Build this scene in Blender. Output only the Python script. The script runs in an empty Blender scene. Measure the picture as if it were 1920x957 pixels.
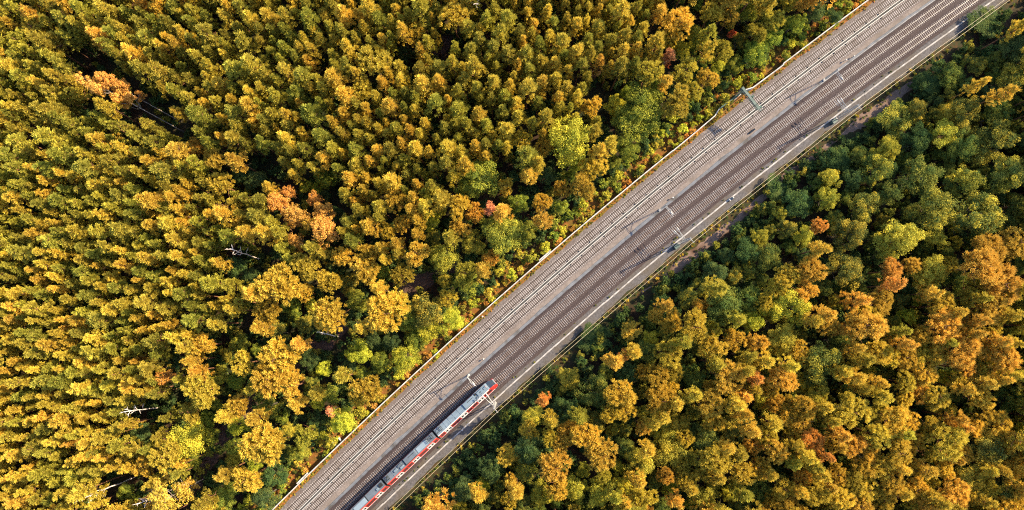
import bpy, math, random
import numpy as np
from mathutils import Vector, Matrix

# ------------------------------------------------------------------ camera, sky, sun, exposure
S = bpy.context.scene
H_CAM = 184.9                      # drone height in metres
F_PX = 1200.0                      # focal length in pixels of the 1920 px wide photograph
NAD = (945.0, 605.0)               # pixel straight below the drone

cam = bpy.data.cameras.new("camera")
cam.sensor_width = 36.0
cam.lens = 36.0 * F_PX / 1920.0
cam.shift_x = (960.0 - NAD[0]) / 1920.0
cam.shift_y = (NAD[1] - 478.5) / 1920.0
cam.clip_start = 1.0
cam.clip_end = 6000.0
camo = bpy.data.objects.new("camera", cam)
camo.location = (0, 0, H_CAM)
S.collection.objects.link(camo)
S.camera = camo

SUN_EL = 32.0
SUN_AZ = 26.0                      # degrees counter-clockwise from +X, where the sun stands
w = bpy.data.worlds.new("World")
S.world = w
w.use_nodes = True
wn = w.node_tree.nodes
wl = w.node_tree.links
wn.clear()
sky = wn.new("ShaderNodeTexSky")
sky.sky_type = 'NISHITA'
sky.sun_disc = False
sky.sun_elevation = math.radians(SUN_EL)
sky.sun_rotation = math.radians(90.0 - SUN_AZ)
bg = wn.new("ShaderNodeBackground")
bg.inputs['Strength'].default_value = 0.145
wo = wn.new("ShaderNodeOutputWorld")
wl.new(sky.outputs[0], bg.inputs[0])
wl.new(bg.outputs[0], wo.inputs[0])

sun = bpy.data.lights.new("sun", 'SUN')
sun.energy = 5.0
sun.angle = math.radians(0.5)
sun.color = (1.0, 0.81, 0.53)
suno = bpy.data.objects.new("sun", sun)
az, el = math.radians(SUN_AZ), math.radians(SUN_EL)
to_sun = Vector((math.cos(az) * math.cos(el), math.sin(az) * math.cos(el), math.sin(el)))
suno.rotation_euler = (-to_sun).to_track_quat('-Z', 'Y').to_euler()
suno.location = (120, 40, 150)
S.collection.objects.link(suno)

vs = S.view_settings
vs.view_transform = 'Standard'
vs.look = 'None'
vs.exposure = 1.52
vs.gamma = 1.0
vs.use_curve_mapping = False
S.render.film_transparent = False
S.cycles.max_bounces = 5
S.cycles.diffuse_bounces = 3
S.cycles.transmission_bounces = 3
S.cycles.use_denoising = False
S.cycles.filter_width = 1.1

rnd = random.Random(7)
nrg = np.random.default_rng(11)
COL = S.collection

# ------------------------------------------------------------------ geometry of the place
# the railway is an arc: centre CEN, radius R4 for the outermost right track; d = metres to the upper left of it
CEN = (996.69, -1123.02)
R4 = 1490.17


def ground(px, py, h=0.0):
    """Point at height h that shows at pixel (px, py) of the photograph."""
    k = (H_CAM - h) / F_PX
    return ((px - NAD[0]) * k, (NAD[1] - py) * k)


def pixel(x, y, h=0.0):
    k = F_PX / (H_CAM - h)
    return (NAD[0] + x * k, NAD[1] - y * k)


def arc(th, d):
    a = math.radians(th)
    return (CEN[0] + (R4 + d) * math.cos(a), CEN[1] + (R4 + d) * math.sin(a))


def th_d(x, y):
    return (math.degrees(math.atan2(y - CEN[1], x - CEN[0])), math.hypot(x - CEN[0], y - CEN[1]) - R4)


DEG_M = 180.0 / math.pi / R4        # degrees per metre along the track
TH0, TH1 = 138.0, 121.9             # lower-left end, upper-right end (both outside the frame)


# ------------------------------------------------------------------ materials
def mat(name):
    m = bpy.data.materials.new(name)
    m.use_nodes = True
    nt = m.node_tree
    nt.nodes.clear()
    out = nt.nodes.new("ShaderNodeOutputMaterial")
    return m, nt, out


def N(nt, t, **kw):
    n = nt.nodes.new(t)
    for k, v in kw.items():
        if k.startswith("i_"):
            n.inputs[k[2:].replace("_", " ")].default_value = v
        else:
            setattr(n, k, v)
    return n


def noise_mat(name, ca, cb, scale, rough=0.85, cc=None, scale2=None, mix2=(0.45, 0.65), bump=0.0, metallic=0.0,
              ramp=(0.35, 0.65), detail=4.0, spec=0.3):
    """Two colours mottled by noise; a third one in patches of another size."""
    ca, cb, cc = (None if c is None else tuple(0.75 * v for v in c) for c in (ca, cb, cc))
    m, nt, out = mat(name)
    L = nt.links
    geo = N(nt, "ShaderNodeNewGeometry")
    n1 = N(nt, "ShaderNodeTexNoise")
    n1.inputs['Scale'].default_value = scale
    n1.inputs['Detail'].default_value = detail
    L.new(geo.outputs['Position'], n1.inputs['Vector'])
    r1 = N(nt, "ShaderNodeMapRange")
    r1.inputs[1].default_value, r1.inputs[2].default_value = ramp
    L.new(n1.outputs[0], r1.inputs[0])
    mx = N(nt, "ShaderNodeMix", data_type='RGBA')
    L.new(r1.outputs[0], mx.inputs[0])
    mx.inputs[6].default_value = (*ca, 1)
    mx.inputs[7].default_value = (*cb, 1)
    col = mx.outputs[2]
    if cc is not None:
        n2 = N(nt, "ShaderNodeTexNoise")
        n2.inputs['Scale'].default_value = scale2
        n2.inputs['Detail'].default_value = 3.0
        L.new(geo.outputs['Position'], n2.inputs['Vector'])
        r2 = N(nt, "ShaderNodeMapRange")
        r2.inputs[1].default_value, r2.inputs[2].default_value = mix2
        L.new(n2.outputs[0], r2.inputs[0])
        m2 = N(nt, "ShaderNodeMix", data_type='RGBA')
        L.new(r2.outputs[0], m2.inputs[0])
        L.new(col, m2.inputs[6])
        m2.inputs[7].default_value = (*cc, 1)
        col = m2.outputs[2]
    b = N(nt, "ShaderNodeBsdfPrincipled")
    b.inputs['Roughness'].default_value = rough
    b.inputs['Metallic'].default_value = metallic
    b.inputs['Specular IOR Level'].default_value = spec
    L.new(col, b.inputs['Base Color'])
    if bump > 0:
        bp = N(nt, "ShaderNodeBump")
        bp.inputs['Strength'].default_value = 1.0
        bp.inputs['Distance'].default_value = bump
        L.new(n1.outputs[0], bp.inputs['Height'])
        L.new(bp.outputs[0], b.inputs['Normal'])
    L.new(b.outputs[0], out.inputs[0])
    return m


def leaf_mat(name, attr_type='OBJECT', trans=0.32):
    """Foliage: two tints per plant, mixed by the tuft's own share of them."""
    m, nt, out = mat(name)
    L = nt.links
    ta = N(nt, "ShaderNodeAttribute", attribute_type=attr_type, attribute_name="tint_a")
    tb = N(nt, "ShaderNodeAttribute", attribute_type=attr_type, attribute_name="tint_b")
    va = N(nt, "ShaderNodeAttribute", attribute_type='GEOMETRY', attribute_name="tuft")
    mx = N(nt, "ShaderNodeMix", data_type='RGBA')
    L.new(va.outputs['Fac'], mx.inputs[0])
    L.new(ta.outputs['Color'], mx.inputs[6])
    L.new(tb.outputs['Color'], mx.inputs[7])
    df = N(nt, "ShaderNodeBsdfDiffuse")
    tr = N(nt, "ShaderNodeBsdfTranslucent")
    L.new(mx.outputs[2], df.inputs[0])
    L.new(mx.outputs[2], tr.inputs[0])
    ms = N(nt, "ShaderNodeMixShader")
    ms.inputs[0].default_value = trans
    L.new(df.outputs[0], ms.inputs[1])
    L.new(tr.outputs[0], ms.inputs[2])
    L.new(ms.outputs[0], out.inputs[0])
    return m


M = {}
M['leaf'] = leaf_mat("leaves")
M['leaf_mass'] = leaf_mat("leaves_mass", 'INSTANCER')
M['pine_bark'] = noise_mat("pine_bark", (0.16, 0.07, 0.035), (0.26, 0.12, 0.06), 1.5, 0.9)
M['oak_bark'] = noise_mat("oak_bark", (0.06, 0.05, 0.04), (0.12, 0.10, 0.08), 2.0, 0.9)
M['birch_bark'] = noise_mat("birch_bark", (0.50, 0.44, 0.38), (0.32, 0.24, 0.19), 1.2, 0.7)
M['dead_wood'] = noise_mat("dead_wood", (0.85, 0.76, 0.70), (0.66, 0.55, 0.48), 2.0, 0.8)
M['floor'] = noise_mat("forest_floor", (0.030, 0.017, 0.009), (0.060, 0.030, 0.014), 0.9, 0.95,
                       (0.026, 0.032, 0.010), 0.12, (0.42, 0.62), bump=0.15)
M['verge'] = noise_mat("verge_grass", (0.230, 0.085, 0.014), (0.120, 0.090, 0.014), 0.5, 0.95,
                       (0.33, 0.120, 0.035), 1.7, (0.5, 0.75), bump=0.12)
M['verge_shade'] = noise_mat("verge_green_shaded", (0.030, 0.030, 0.010), (0.085, 0.042, 0.012), 0.35, 0.95,
                            (0.025, 0.035, 0.010), 1.1, (0.45, 0.65), bump=0.12)  # green and brown grass, with tree shadow painted in as darkness
M['bal_pale'] = noise_mat("ballast_pale", (0.112, 0.096, 0.094), (0.250, 0.218, 0.215), 2.6, 0.95,
                          (0.150, 0.118, 0.112), 0.18, (0.40, 0.75), bump=0.06, detail=6)
M['bal_brown'] = noise_mat("ballast_brown", (0.040, 0.030, 0.032), (0.090, 0.068, 0.071), 2.6, 0.95,
                           (0.062, 0.043, 0.042), 0.15, (0.40, 0.75), bump=0.06, detail=6)
M['bal_grey'] = noise_mat("gravel_grey", (0.082, 0.078, 0.084), (0.142, 0.134, 0.142), 2.2, 0.95,
                          (0.110, 0.090, 0.072), 0.16, (0.45, 0.7), bump=0.05, detail=6)
M['sand'] = noise_mat("sandy_ballast", (0.185, 0.155, 0.145), (0.250, 0.210, 0.195), 2.0, 0.95,
                      (0.150, 0.125, 0.110), 0.2, (0.5, 0.75), bump=0.04)
M['duct'] = noise_mat("duct_concrete", (0.135, 0.150, 0.185), (0.185, 0.200, 0.235), 0.6, 0.85,
                      (0.085, 0.080, 0.078), 0.35, (0.5, 0.7))
M['path'] = noise_mat("path_sand", (0.16, 0.105, 0.085), (0.24, 0.165, 0.135), 1.2, 0.95,
                      (0.10, 0.055, 0.035), 0.3, (0.5, 0.72), bump=0.05)
M['track_earth'] = noise_mat("track_earth", (0.085, 0.048, 0.036), (0.14, 0.080, 0.06), 1.2, 0.95, bump=0.05)
M['sleeper'] = noise_mat("sleeper_concrete", (0.33, 0.305, 0.31), (0.46, 0.435, 0.44), 1.3, 0.8, (0.27, 0.245, 0.24), 0.4)
M['sleeper_old'] = noise_mat("sleeper_weathered", (0.26, 0.232, 0.238), (0.41, 0.375, 0.38), 1.3, 0.8, (0.20, 0.172, 0.172), 0.4)
M['stain_pale'] = noise_mat("ballast_stained", (0.085, 0.068, 0.064), (0.190, 0.155, 0.150), 2.4, 0.95, (0.080, 0.055, 0.045), 0.22, (0.42, 0.7), bump=0.06, detail=6)
M['stain_brown'] = noise_mat("ballast_rust_stained", (0.040, 0.029, 0.028), (0.088, 0.062, 0.060), 2.4, 0.95, (0.055, 0.032, 0.026), 0.22, (0.42, 0.7), bump=0.06, detail=6)
M['rail'] = noise_mat("rail_rust", (0.040, 0.030, 0.027), (0.065, 0.048, 0.042), 0.8, 0.6)
M['rail_top'] = noise_mat("rail_head", (0.34, 0.33, 0.34), (0.42, 0.41, 0.42), 0.5, 0.35, metallic=0.6)
M['white_con'] = noise_mat("white_concrete", (0.54, 0.53, 0.53), (0.64, 0.63, 0.63), 0.4, 0.8, (0.40, 0.385, 0.37), 0.9)
M['trough'] = noise_mat("trough_concrete", (0.38, 0.365, 0.365), (0.50, 0.48, 0.48), 0.5, 0.85, (0.27, 0.25, 0.24), 0.7)
M['cover'] = noise_mat("rail_cover", (0.50, 0.49, 0.48), (0.58, 0.57, 0.56), 0.4, 0.6)
M['mid_slab'] = noise_mat("mid_walkway", (0.060, 0.060, 0.064), (0.095, 0.094, 0.098), 0.7, 0.9, (0.035, 0.034, 0.034), 0.3)
M['steel'] = noise_mat("galvanised_steel", (0.42, 0.43, 0.43), (0.52, 0.52, 0.52), 1.0, 0.5, metallic=0.2)
M['green_steel'] = noise_mat("green_steel", (0.085, 0.125, 0.115), (0.13, 0.18, 0.165), 1.0, 0.5)
M['teal_box'] = noise_mat("teal_cabinet", (0.035, 0.085, 0.072), (0.06, 0.13, 0.11), 1.0, 0.5)
M['wire'] = noise_mat("wire_metal", (0.62, 0.52, 0.32), (0.70, 0.58, 0.36), 0.5, 0.5)
M['copper'] = noise_mat("contact_wire_metal", (0.20, 0.12, 0.07), (0.26, 0.16, 0.10), 0.5, 0.5)
M['insul'] = noise_mat("insulator_grey", (0.5, 0.5, 0.5), (0.6, 0.6, 0.6), 1.0, 0.4)
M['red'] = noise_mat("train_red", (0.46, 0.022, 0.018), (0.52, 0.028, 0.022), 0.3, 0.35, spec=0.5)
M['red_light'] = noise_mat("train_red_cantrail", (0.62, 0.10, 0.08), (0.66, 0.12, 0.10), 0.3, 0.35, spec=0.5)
M['red_shade'] = noise_mat("train_red_shaded", (0.34, 0.012, 0.030), (0.40, 0.016, 0.036), 0.3, 0.35, spec=0.5)  # same red for the left side, darkened to paint in its shade
M['tr_white'] = noise_mat("train_white", (0.68, 0.69, 0.72), (0.74, 0.75, 0.78), 0.4, 0.4, spec=0.5)
M['roof'] = noise_mat("train_roof", (0.185, 0.250, 0.315), (0.225, 0.295, 0.365), 0.25, 0.45, (0.155, 0.21, 0.265), 0.8, (0.5, 0.75))
M['roof_pale'] = noise_mat("train_roof_pale", (0.25, 0.325, 0.40), (0.29, 0.375, 0.455), 0.25, 0.45)
M['roof_dark'] = noise_mat("train_roof_grey", (0.115, 0.145, 0.180), (0.155, 0.19, 0.235), 0.3, 0.5, (0.11, 0.135, 0.165), 0.9, (0.5, 0.75))
M['glass'] = noise_mat("dark_glass", (0.010, 0.012, 0.016), (0.016, 0.018, 0.022), 0.5, 0.12, spec=0.5)
M['screen'] = noise_mat("windscreen_glass", (0.018, 0.028, 0.045), (0.03, 0.045, 0.07), 0.6, 0.10, spec=0.6)
M['black'] = noise_mat("black_rubber", (0.015, 0.015, 0.016), (0.03, 0.03, 0.032), 1.0, 0.8)
M['pink'] = noise_mat("cooling_fin_copper", (0.36, 0.26, 0.28), (0.42, 0.31, 0.33), 1.0, 0.5)


# ------------------------------------------------------------------ mesh helpers
class MB:
    """Collects boxes, bars and quads, then links them as one mesh object."""
    def __init__(self):
        self.v, self.f, self.mi = [], [], []

    def face(self, pts, mi=0):
        n = len(self.v)
        self.v += [tuple(p) for p in pts]
        self.f.append(tuple(range(n, n + len(pts))))
        self.mi.append(mi)

    def hexa(self, p, mi=0):
        """p: 8 points, 4 of the bottom then 4 of the top, counter-clockwise from above."""
        n = len(self.v)
        self.v += [tuple(q) for q in p]
        for q in ((3, 2, 1, 0), (4, 5, 6, 7), (0, 1, 5, 4), (1, 2, 6, 5), (2, 3, 7, 6), (3, 0, 4, 7)):
            self.f.append(tuple(n + i for i in q))
            self.mi.append(mi)

    def box(self, x0, x1, y0, y1, z0, z1, mi=0, bev=0.0):
        b = bev
        self.hexa([(x0, y0, z0), (x1, y0, z0), (x1, y1, z0), (x0, y1, z0),
                   (x0 + b, y0 + b, z1), (x1 - b, y0 + b, z1), (x1 - b, y1 - b, z1), (x0 + b, y1 - b, z1)], mi)

    def bar(self, a, b, r0, r1=None, n=4, mi=0):
        r1 = r0 if r1 is None else r1
        a, b = Vector(a), Vector(b)
        d = (b - a)
        if d.length < 1e-6:
            return
        d.normalize()
        u = d.orthogonal().normalized()
        v = d.cross(u)
        k = len(self.v)
        for c, r in ((a, r0), (b, r1)):
            for i in range(n):
                t = 2 * math.pi * (i + 0.5) / n
                self.v.append(tuple(c + u * (r * math.cos(t)) + v * (r * math.sin(t))))
        for i in range(n):
            j = (i + 1) % n
            self.f.append((k + i, k + j, k + n + j, k + n + i))
            self.mi.append(mi)
        self.f.append(tuple(k + i for i in reversed(range(n))))
        self.mi.append(mi)
        self.f.append(tuple(k + n + i for i in range(n)))
        self.mi.append(mi)

    def tube(self, pts, rs, n=5, mi=0):
        """One continuous tapered tube along a polyline."""
        pts = [Vector(p) for p in pts]
        k = len(self.v)
        u = None
        for i, p in enumerate(pts):
            d = (pts[min(i + 1, len(pts) - 1)] - pts[max(i - 1, 0)]).normalized()
            if u is None:
                u = d.orthogonal().normalized()
            u = (u - d * u.dot(d)).normalized()
            v = d.cross(u)
            for j in range(n):
                t = 2 * math.pi * j / n
                self.v.append(tuple(p + u * (rs[i] * math.cos(t)) + v * (rs[i] * math.sin(t))))
        for i in range(len(pts) - 1):
            for j in range(n):
                a, b = k + i * n + j, k + i * n + (j + 1) % n
                self.f.append((a, b, b + n, a + n))
                self.mi.append(mi)
        self.f.append(tuple(k + j for j in reversed(range(n))))
        self.mi.append(mi)
        e = k + (len(pts) - 1) * n
        self.f.append(tuple(e + j for j in range(n)))
        self.mi.append(mi)

    def mesh(self, name, mats, smooth=False):
        me = bpy.data.meshes.new(name)
        me.from_pydata(self.v, [], self.f)
        for m in (mats if isinstance(mats, (list, tuple)) else [mats]):
            me.materials.append(m)
        me.polygons.foreach_set("material_index", self.mi)
        if smooth:
            me.polygons.foreach_set("use_smooth", [True] * len(self.f))
        me.update()
        return me

    def build(self, name, mats, parent=None, smooth=False, **props):
        o = bpy.data.objects.new(name, self.mesh(name, mats, smooth))
        COL.objects.link(o)
        if parent is not None:
            o.parent = parent
        for k, v in props.items():
            o[k] = v
        return o


def empty(name, loc=(0, 0, 0), rz=0.0, **props):
    o = bpy.data.objects.new(name, None)
    o.empty_display_size = 0.5
    o.location = loc
    o.rotation_euler = (0, 0, rz)
    COL.objects.link(o)
    for k, v in props.items():
        o[k] = v
    return o


def strip(profile, th0=TH0, th1=TH1, step=2.0, mi=0, mb=None, wob=None):
    """Sweep a cross-section [(d, z), ...] along the railway's arc; wob(i_profile, th) shifts d."""
    mb = mb or MB()
    n = max(2, int(abs(th0 - th1) / DEG_M / step) + 1)
    k = len(mb.v)
    for i in range(n):
        th = th0 + (th1 - th0) * i / (n - 1)
        for j, (d, z) in enumerate(profile):
            dd = d + (wob(j, th) if wob else 0.0)
            x, y = arc(th, dd)
            mb.v.append((x, y, z))
    m = len(profile)
    for i in range(n - 1):
        for j in range(m - 1):
            a = k + i * m + j
            mb.f.append((a, a + m, a + m + 1, a + 1))
            mb.mi.append(mi)
    return mb


def wobble(th, seed, amp, scale=6.0):
    t = th / DEG_M / scale
    return amp * (math.sin(t + seed) + 0.6 * math.sin(2.3 * t + 1.7 * seed) + 0.4 * math.sin(5.1 * t + 2.9 * seed)) / 2.0


# ------------------------------------------------------------------ ground
mb = MB()
G = 44
xs = [(-1500 + 3000 * i / G) for i in range(G + 1)]
for j in range(G + 1):
    for i in range(G + 1):
        x, y = xs[i], xs[j]
        mb.v.append((x, y, 0.0))
for j in range(G):
    for i in range(G):
        a = j * (G + 1) + i
        mb.f.append((a, a + 1, a + G + 2, a + G + 1))
        mb.mi.append(0)
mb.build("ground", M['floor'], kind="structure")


def kstruct(mb, name, m):
    return mb.build(name, m, kind="structure")


# earthwork under the railway and the strips on it (profiles run from right to left: growing d)
kstruct(strip([(-8.8, 0.004), (-5.4, 0.06), (-5.2, 0.06)], wob=lambda j, th: wobble(th, 1.0, 1.2, 5) if j == 0 else 0), "verge", M['verge_shade'])
kstruct(strip([(-5.6, 0.09), (-4.9, 0.16), (-1.9, 0.20)], step=1.5, wob=lambda j, th: wobble(th, 2.2, 0.5, 3) if j == 0 else 0), "gravel_shoulder", M['bal_grey'])
kstruct(strip([(-2.25, 0.19), (-1.65, 0.42), (1.55, 0.42), (2.0, 0.36), (2.4, 0.42), (5.7, 0.42), (6.35, 0.19)], step=1.5,
              wob=lambda j, th: wobble(th, 3.1 + j, 0.12, 2) if j in (0, 6) else 0), "ballast_bed", M['bal_brown'])
kstruct(strip([(6.28, 0.215), (7.45, 0.215)]), "service_path", M['duct'])
kstruct(strip([(7.1, 0.222), (7.9, 0.25), (8.5, 0.30)], step=1.5, wob=lambda j, th: wobble(th, 5.0, 0.35, 5) if j == 0 else 0), "sand_strip", M['sand'])
kstruct(strip([(8.25, 0.30), (8.55, 0.42), (15.3, 0.42), (16.4, 0.12)], step=1.5, wob=lambda j, th: wobble(th, 6.3 + j, 0.22, 2.5) if j in (0, 3) else 0), "ballast_bed", M['bal_pale'])
kstruct(strip([(16.0, 0.14), (17.0, 0.12), (17.6, 0.10), (17.62, 0.0)], step=1.2), "verge", M['verge'])
kstruct(strip([(17.9, 0.03), (20.0, 0.02), (22.5, 0.006)], step=1.5, wob=lambda j, th: wobble(th, 8.1, 2.2, 6) if j == 2 else 0), "verge", M['verge'])
for d0, m_ in ((13.92, 'stain_pale'), (9.98, 'stain_pale'), (4.0, 'stain_brown'), (0.0, 'stain_brown')):
    kstruct(strip([(d0 - 1.02, 0.424), (d0 + 1.02, 0.424)], step=1.2, wob=lambda j, th: wobble(th, 1.3 * j + d0, 0.14, 2)), "ballast_bed", M[m_])
mid = strip([(11.55, 0.425), (11.56, 0.47), (12.36, 0.47), (12.37, 0.425)], step=2.0)
kstruct(mid, "walkway", M['mid_slab'])


def ribbon(name, pts, width, m, z=0.01):
    g = [Vector((*ground(*p), 0)) for p in pts]
    fine = []
    for i in range(len(g) - 1):
        for t in range(6):
            fine.append(g[i].lerp(g[i + 1], t / 6))
    fine.append(g[-1])
    b = MB()
    for i, p in enumerate(fine):
        d = (fine[min(i + 1, len(fine) - 1)] - fine[max(i - 1, 0)]).normalized()
        nrm = Vector((-d.y, d.x, 0))
        wv = width * (0.75 + 0.5 * rnd.random()) / 2
        b.v += [(*(p - nrm * wv).xy, z), (*(p + nrm * wv).xy, z)]
    for i in range(len(fine) - 1):
        b.f.append((2 * i, 2 * i + 2, 2 * i + 3, 2 * i + 1))
        b.mi.append(0)
    return kstruct(b, name, m)


ribbon("path", [(1200, 545), (1250, 503), (1275, 492), (1305, 474), (1345, 442), (1386, 406), (1418, 378), (1470, 335), (1530, 285), (1580, 247), (1607, 233),
                (1634, 214), (1662, 193), (1720, 150)], 2.6, M['path'], 0.016)
ribbon("path", [(1582, 240), (1602, 232), (1622, 224)], 4.0, M['path'], 0.020)
ribbon("path", [(1244, 510), (1270, 496), (1296, 482)], 4.2, M['path'], 0.020)
ribbon("path", [(520, 700), (470, 765), (430, 805), (395, 860), (368, 910), (350, 970)], 4.2, M['track_earth'], 0.012)
ribbon("path", [(660, 590), (610, 638), (570, 672), (545, 700)], 5.5, M['track_earth'], 0.012)
ribbon("path", [(880, 30), (848, 62), (824, 92), (800, 115)], 3.6, M['track_earth'], 0.012)
ribbon("path", [(860, 500), (810, 520), (770, 540), (740, 560)], 5.0, M['track_earth'], 0.014)

# ------------------------------------------------------------------ railway tracks
def sleeper_mb(hw):
    b = MB()
    b.hexa([(-hw - 0.03, -1.3, 0.36), (hw + 0.03, -1.3, 0.36), (hw + 0.03, 1.3, 0.36), (-hw - 0.03, 1.3, 0.36),
            (-hw, -1.28, 0.455), (hw, -1.28, 0.455), (hw, 1.28, 0.455), (-hw, 1.28, 0.455)])
    return b


track_label = {
    13.92: "outermost left railway track of pale sleepers, nearest the white wall",
    9.98: "second railway track from the white wall, beside the sandy strip",
    4.0: "empty brown ballasted track beside the one carrying the train",
    0.0: "rightmost railway track, with the red train on its lower end",
}
SPACE = 0.585
for d0 in (13.92, 9.98, 4.0, 0.0):
    x, y = arc(131.0, d0)
    tr = empty("railway_track", (x, y, 0), label=track_label[d0], category="railway track", group="parallel railway tracks")
    bright = d0 < 6
    slp = sleeper_mb(0.085 if bright else 0.10)
    sm = M['sleeper_old'] if bright else M['sleeper']
    SLEEPER = slp.mesh("sleeper", sm)
    for sgn in (-1, 1):
        r = d0 + sgn * 0.755
        b = strip([(r - 0.10, 0.455), (r - 0.10, 0.485), (r - 0.037, 0.55), (r - 0.037, 0.61)], step=2.5)
        strip([(r - 0.037, 0.61), (r + 0.037, 0.61)], step=2.5, mi=1, mb=b)
        strip([(r + 0.037, 0.61), (r + 0.037, 0.55), (r + 0.10, 0.485), (r + 0.10, 0.455)], step=2.5, mb=b)
        o = b.build("rail", [M['rail'], M['rail_top'] if bright else M['rail']])
        o.parent = tr
        o.matrix_parent_inverse = Matrix.Translation((-x, -y, 0))
    n = int((TH0 - TH1) / (SPACE * DEG_M))
    c0 = int((TH0 - 131.0) / (SPACE * DEG_M))
    rest = MB()
    for i in range(n):
        th = TH0 - i * SPACE * DEG_M + rnd.uniform(-0.0006, 0.0006)
        px, py = arc(th, d0)
        rz = math.radians(th) - math.pi / 2
        if abs(i - c0) < 50:
            o = bpy.data.objects.new("sleeper", SLEEPER)
            COL.objects.link(o)
            o.parent = tr
            o.location = (px - x, py - y, 0)
            o.rotation_euler = (0, 0, rz)
        else:
            c, s = math.cos(rz), math.sin(rz)
            p = [(px - x + q[0] * c - q[1] * s, py - y + q[0] * s + q[1] * c, q[2]) for q in slp.v]
            rest.hexa(p)
    o = rest.build("sleepers", sm, tr, kind="stuff")

# conductor rails between the two left tracks
for d0, nm in ((11.60, "white covered conductor rail next to the second track from the wall"),
               (12.34, "white covered conductor rail next to the track nearest the wall")):
    x, y = arc(131.0, d0)
    cr = empty("conductor_rail", (x, y, 0), label=nm, category="conductor rail", group="pair of conductor rails")
    sd = -1 if d0 < 12 else 1
    b = strip([(d0 - 0.11, 0.62), (d0 - 0.09, 0.70), (d0 + 0.09, 0.70), (d0 + 0.11, 0.62)], step=2.5)
    o = b.build("rail_cover", M['cover'])
    o.parent = cr
    o.matrix_parent_inverse = Matrix.Translation((-x, -y, 0))
    b = strip([(d0 - 0.05, 0.52), (d0 - 0.05, 0.60), (d0 + 0.05, 0.60), (d0 + 0.05, 0.52)], step=2.5)
    o = b.build("power_rail", M['rail'])
    o.parent = cr
    o.matrix_parent_inverse = Matrix.Translation((-x, -y, 0))
    brk = MB()
    brk.box(-0.10, 0.10, -0.02, 0.42, 0.46, 0.60)
    bme = brk.mesh("bracket", M['black'])
    for i in range(70):
        th = TH0 - 0.6 - i * 4.2 * DEG_M
        px, py = arc(th, d0 + sd * 0.10)
        o = bpy.data.objects.new("bracket", bme)
        COL.objects.link(o)
        o.parent = cr
        o.location = (px - x, py - y, 0)
        o.rotation_euler = (0, 0, math.radians(th) - math.pi / 2 + (math.pi if sd < 0 else 0))


def sweep_thing(name, segs, m, label, cat, **kw):
    b = MB()
    for prof, t0, t1 in segs:
        strip(prof, t0, t1, 2.0, mb=b)
    return b.build(name, m, label=label, category=cat, **kw)


# cable troughs
# the right one is a chain of straight lids, each a little out of line
b = MB()
th = TH0
while th > TH1:
    t2 = th - 9.6 * DEG_M
    e0, e1 = rnd.uniform(-0.07, 0.07), rnd.uniform(-0.07, 0.07)
    p = []
    for z in (0.10, 0.34):
        for t, d in ((th, -3.42 - 0.21 + e0), (t2, -3.42 - 0.21 + e1), (t2, -3.42 + 0.21 + e1), (th, -3.42 + 0.21 + e0)):
            p.append((*arc(t, d), z))
    b.hexa(p)
    th = t2 - 0.02 * DEG_M
b.build("cable_trough", M['trough'], label="long pale concrete cable trough along the right edge of the railway", category="cable trough")
sweep_thing("cable_trough", [([(6.72, 0.2), (6.72, 0.32), (7.08, 0.32), (7.08, 0.2)], TH0, TH1)], M['duct'],
            "bluish grey cable trough between the sandy strip and the brown tracks", "cable trough")
sweep_thing("pipe", [([(6.42, 0.2), (6.42, 0.30), (6.54, 0.30), (6.54, 0.2)], 127.6, TH1)], M['trough'],
            "thin pale pipe running beside the grey cable trough near the top", "pipe")

# ------------------------------------------------------------------ the white wall
WT, WB = 17.55, 17.9
wall_px = [(1262, 283), (1302, 250), (1341, 217), (1349, 204), (1396, 169), (1412, 164), (1470, 121)]


def wall_run(pts, hgt, thick):
    bb = MB()
    for i in range(len(pts) - 1):
        a, c = Vector((*pts[i], 0)), Vector((*pts[i + 1], 0))
        d = (c - a).normalized()
        nn = Vector((-d.y, d.x, 0)) * thick / 2
        c = c + d * 0.02
        q = [a - nn, c - nn, c + nn, a + nn]
        bb.hexa([(v.x, v.y, 0.0) for v in q] + [(v.x, v.y, hgt) for v in q])
    return bb


def arc_pts(t0, t1, d, step=4.0):
    n = max(2, int(abs(t0 - t1) / DEG_M / step))
    return [arc(t0 + (t1 - t0) * i / n, d) for i in range(n + 1)]


gp = [ground(px, py, 2.5) for px, py in wall_px]
t_a = th_d(*gp[0])[0]
t_b = th_d(*gp[-1])[0]
D_W = 17.62
wall = empty("noise_wall", (*arc(131, D_W), 0), label="long white concrete wall along the left edge of the railway", category="wall")
wx, wy = arc(131, D_W)


def wall_part(name, pts, hgt, th, m):
    o = wall_run(pts, hgt, th).build(name, m)
    o.parent = wall
    o.matrix_parent_inverse = Matrix.Translation((-wx, -wy, 0))
    return o


wall_part("panel_run", arc_pts(TH0, t_a, D_W), 2.5, 0.25, M['white_con'])
wall_part("panel_run", gp[0:4], 2.5, 0.25, M['white_con'])
wall_part("green_panel_run", gp[3:5], 2.6, 0.34, M['teal_box'])["label"] = "dark teal wall section behind the signal gantry"
wall_part("panel_run", gp[4:7], 2.5, 0.25, M['white_con'])
wall_part("panel_run", arc_pts(t_b, TH1, D_W), 2.5, 0.25, M['white_con'])


def on_arc(px, py, h=0.0):
    x, y = ground(px, py, h)
    return x, y, math.radians(th_d(x, y)[0]) - math.pi / 2


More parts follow.
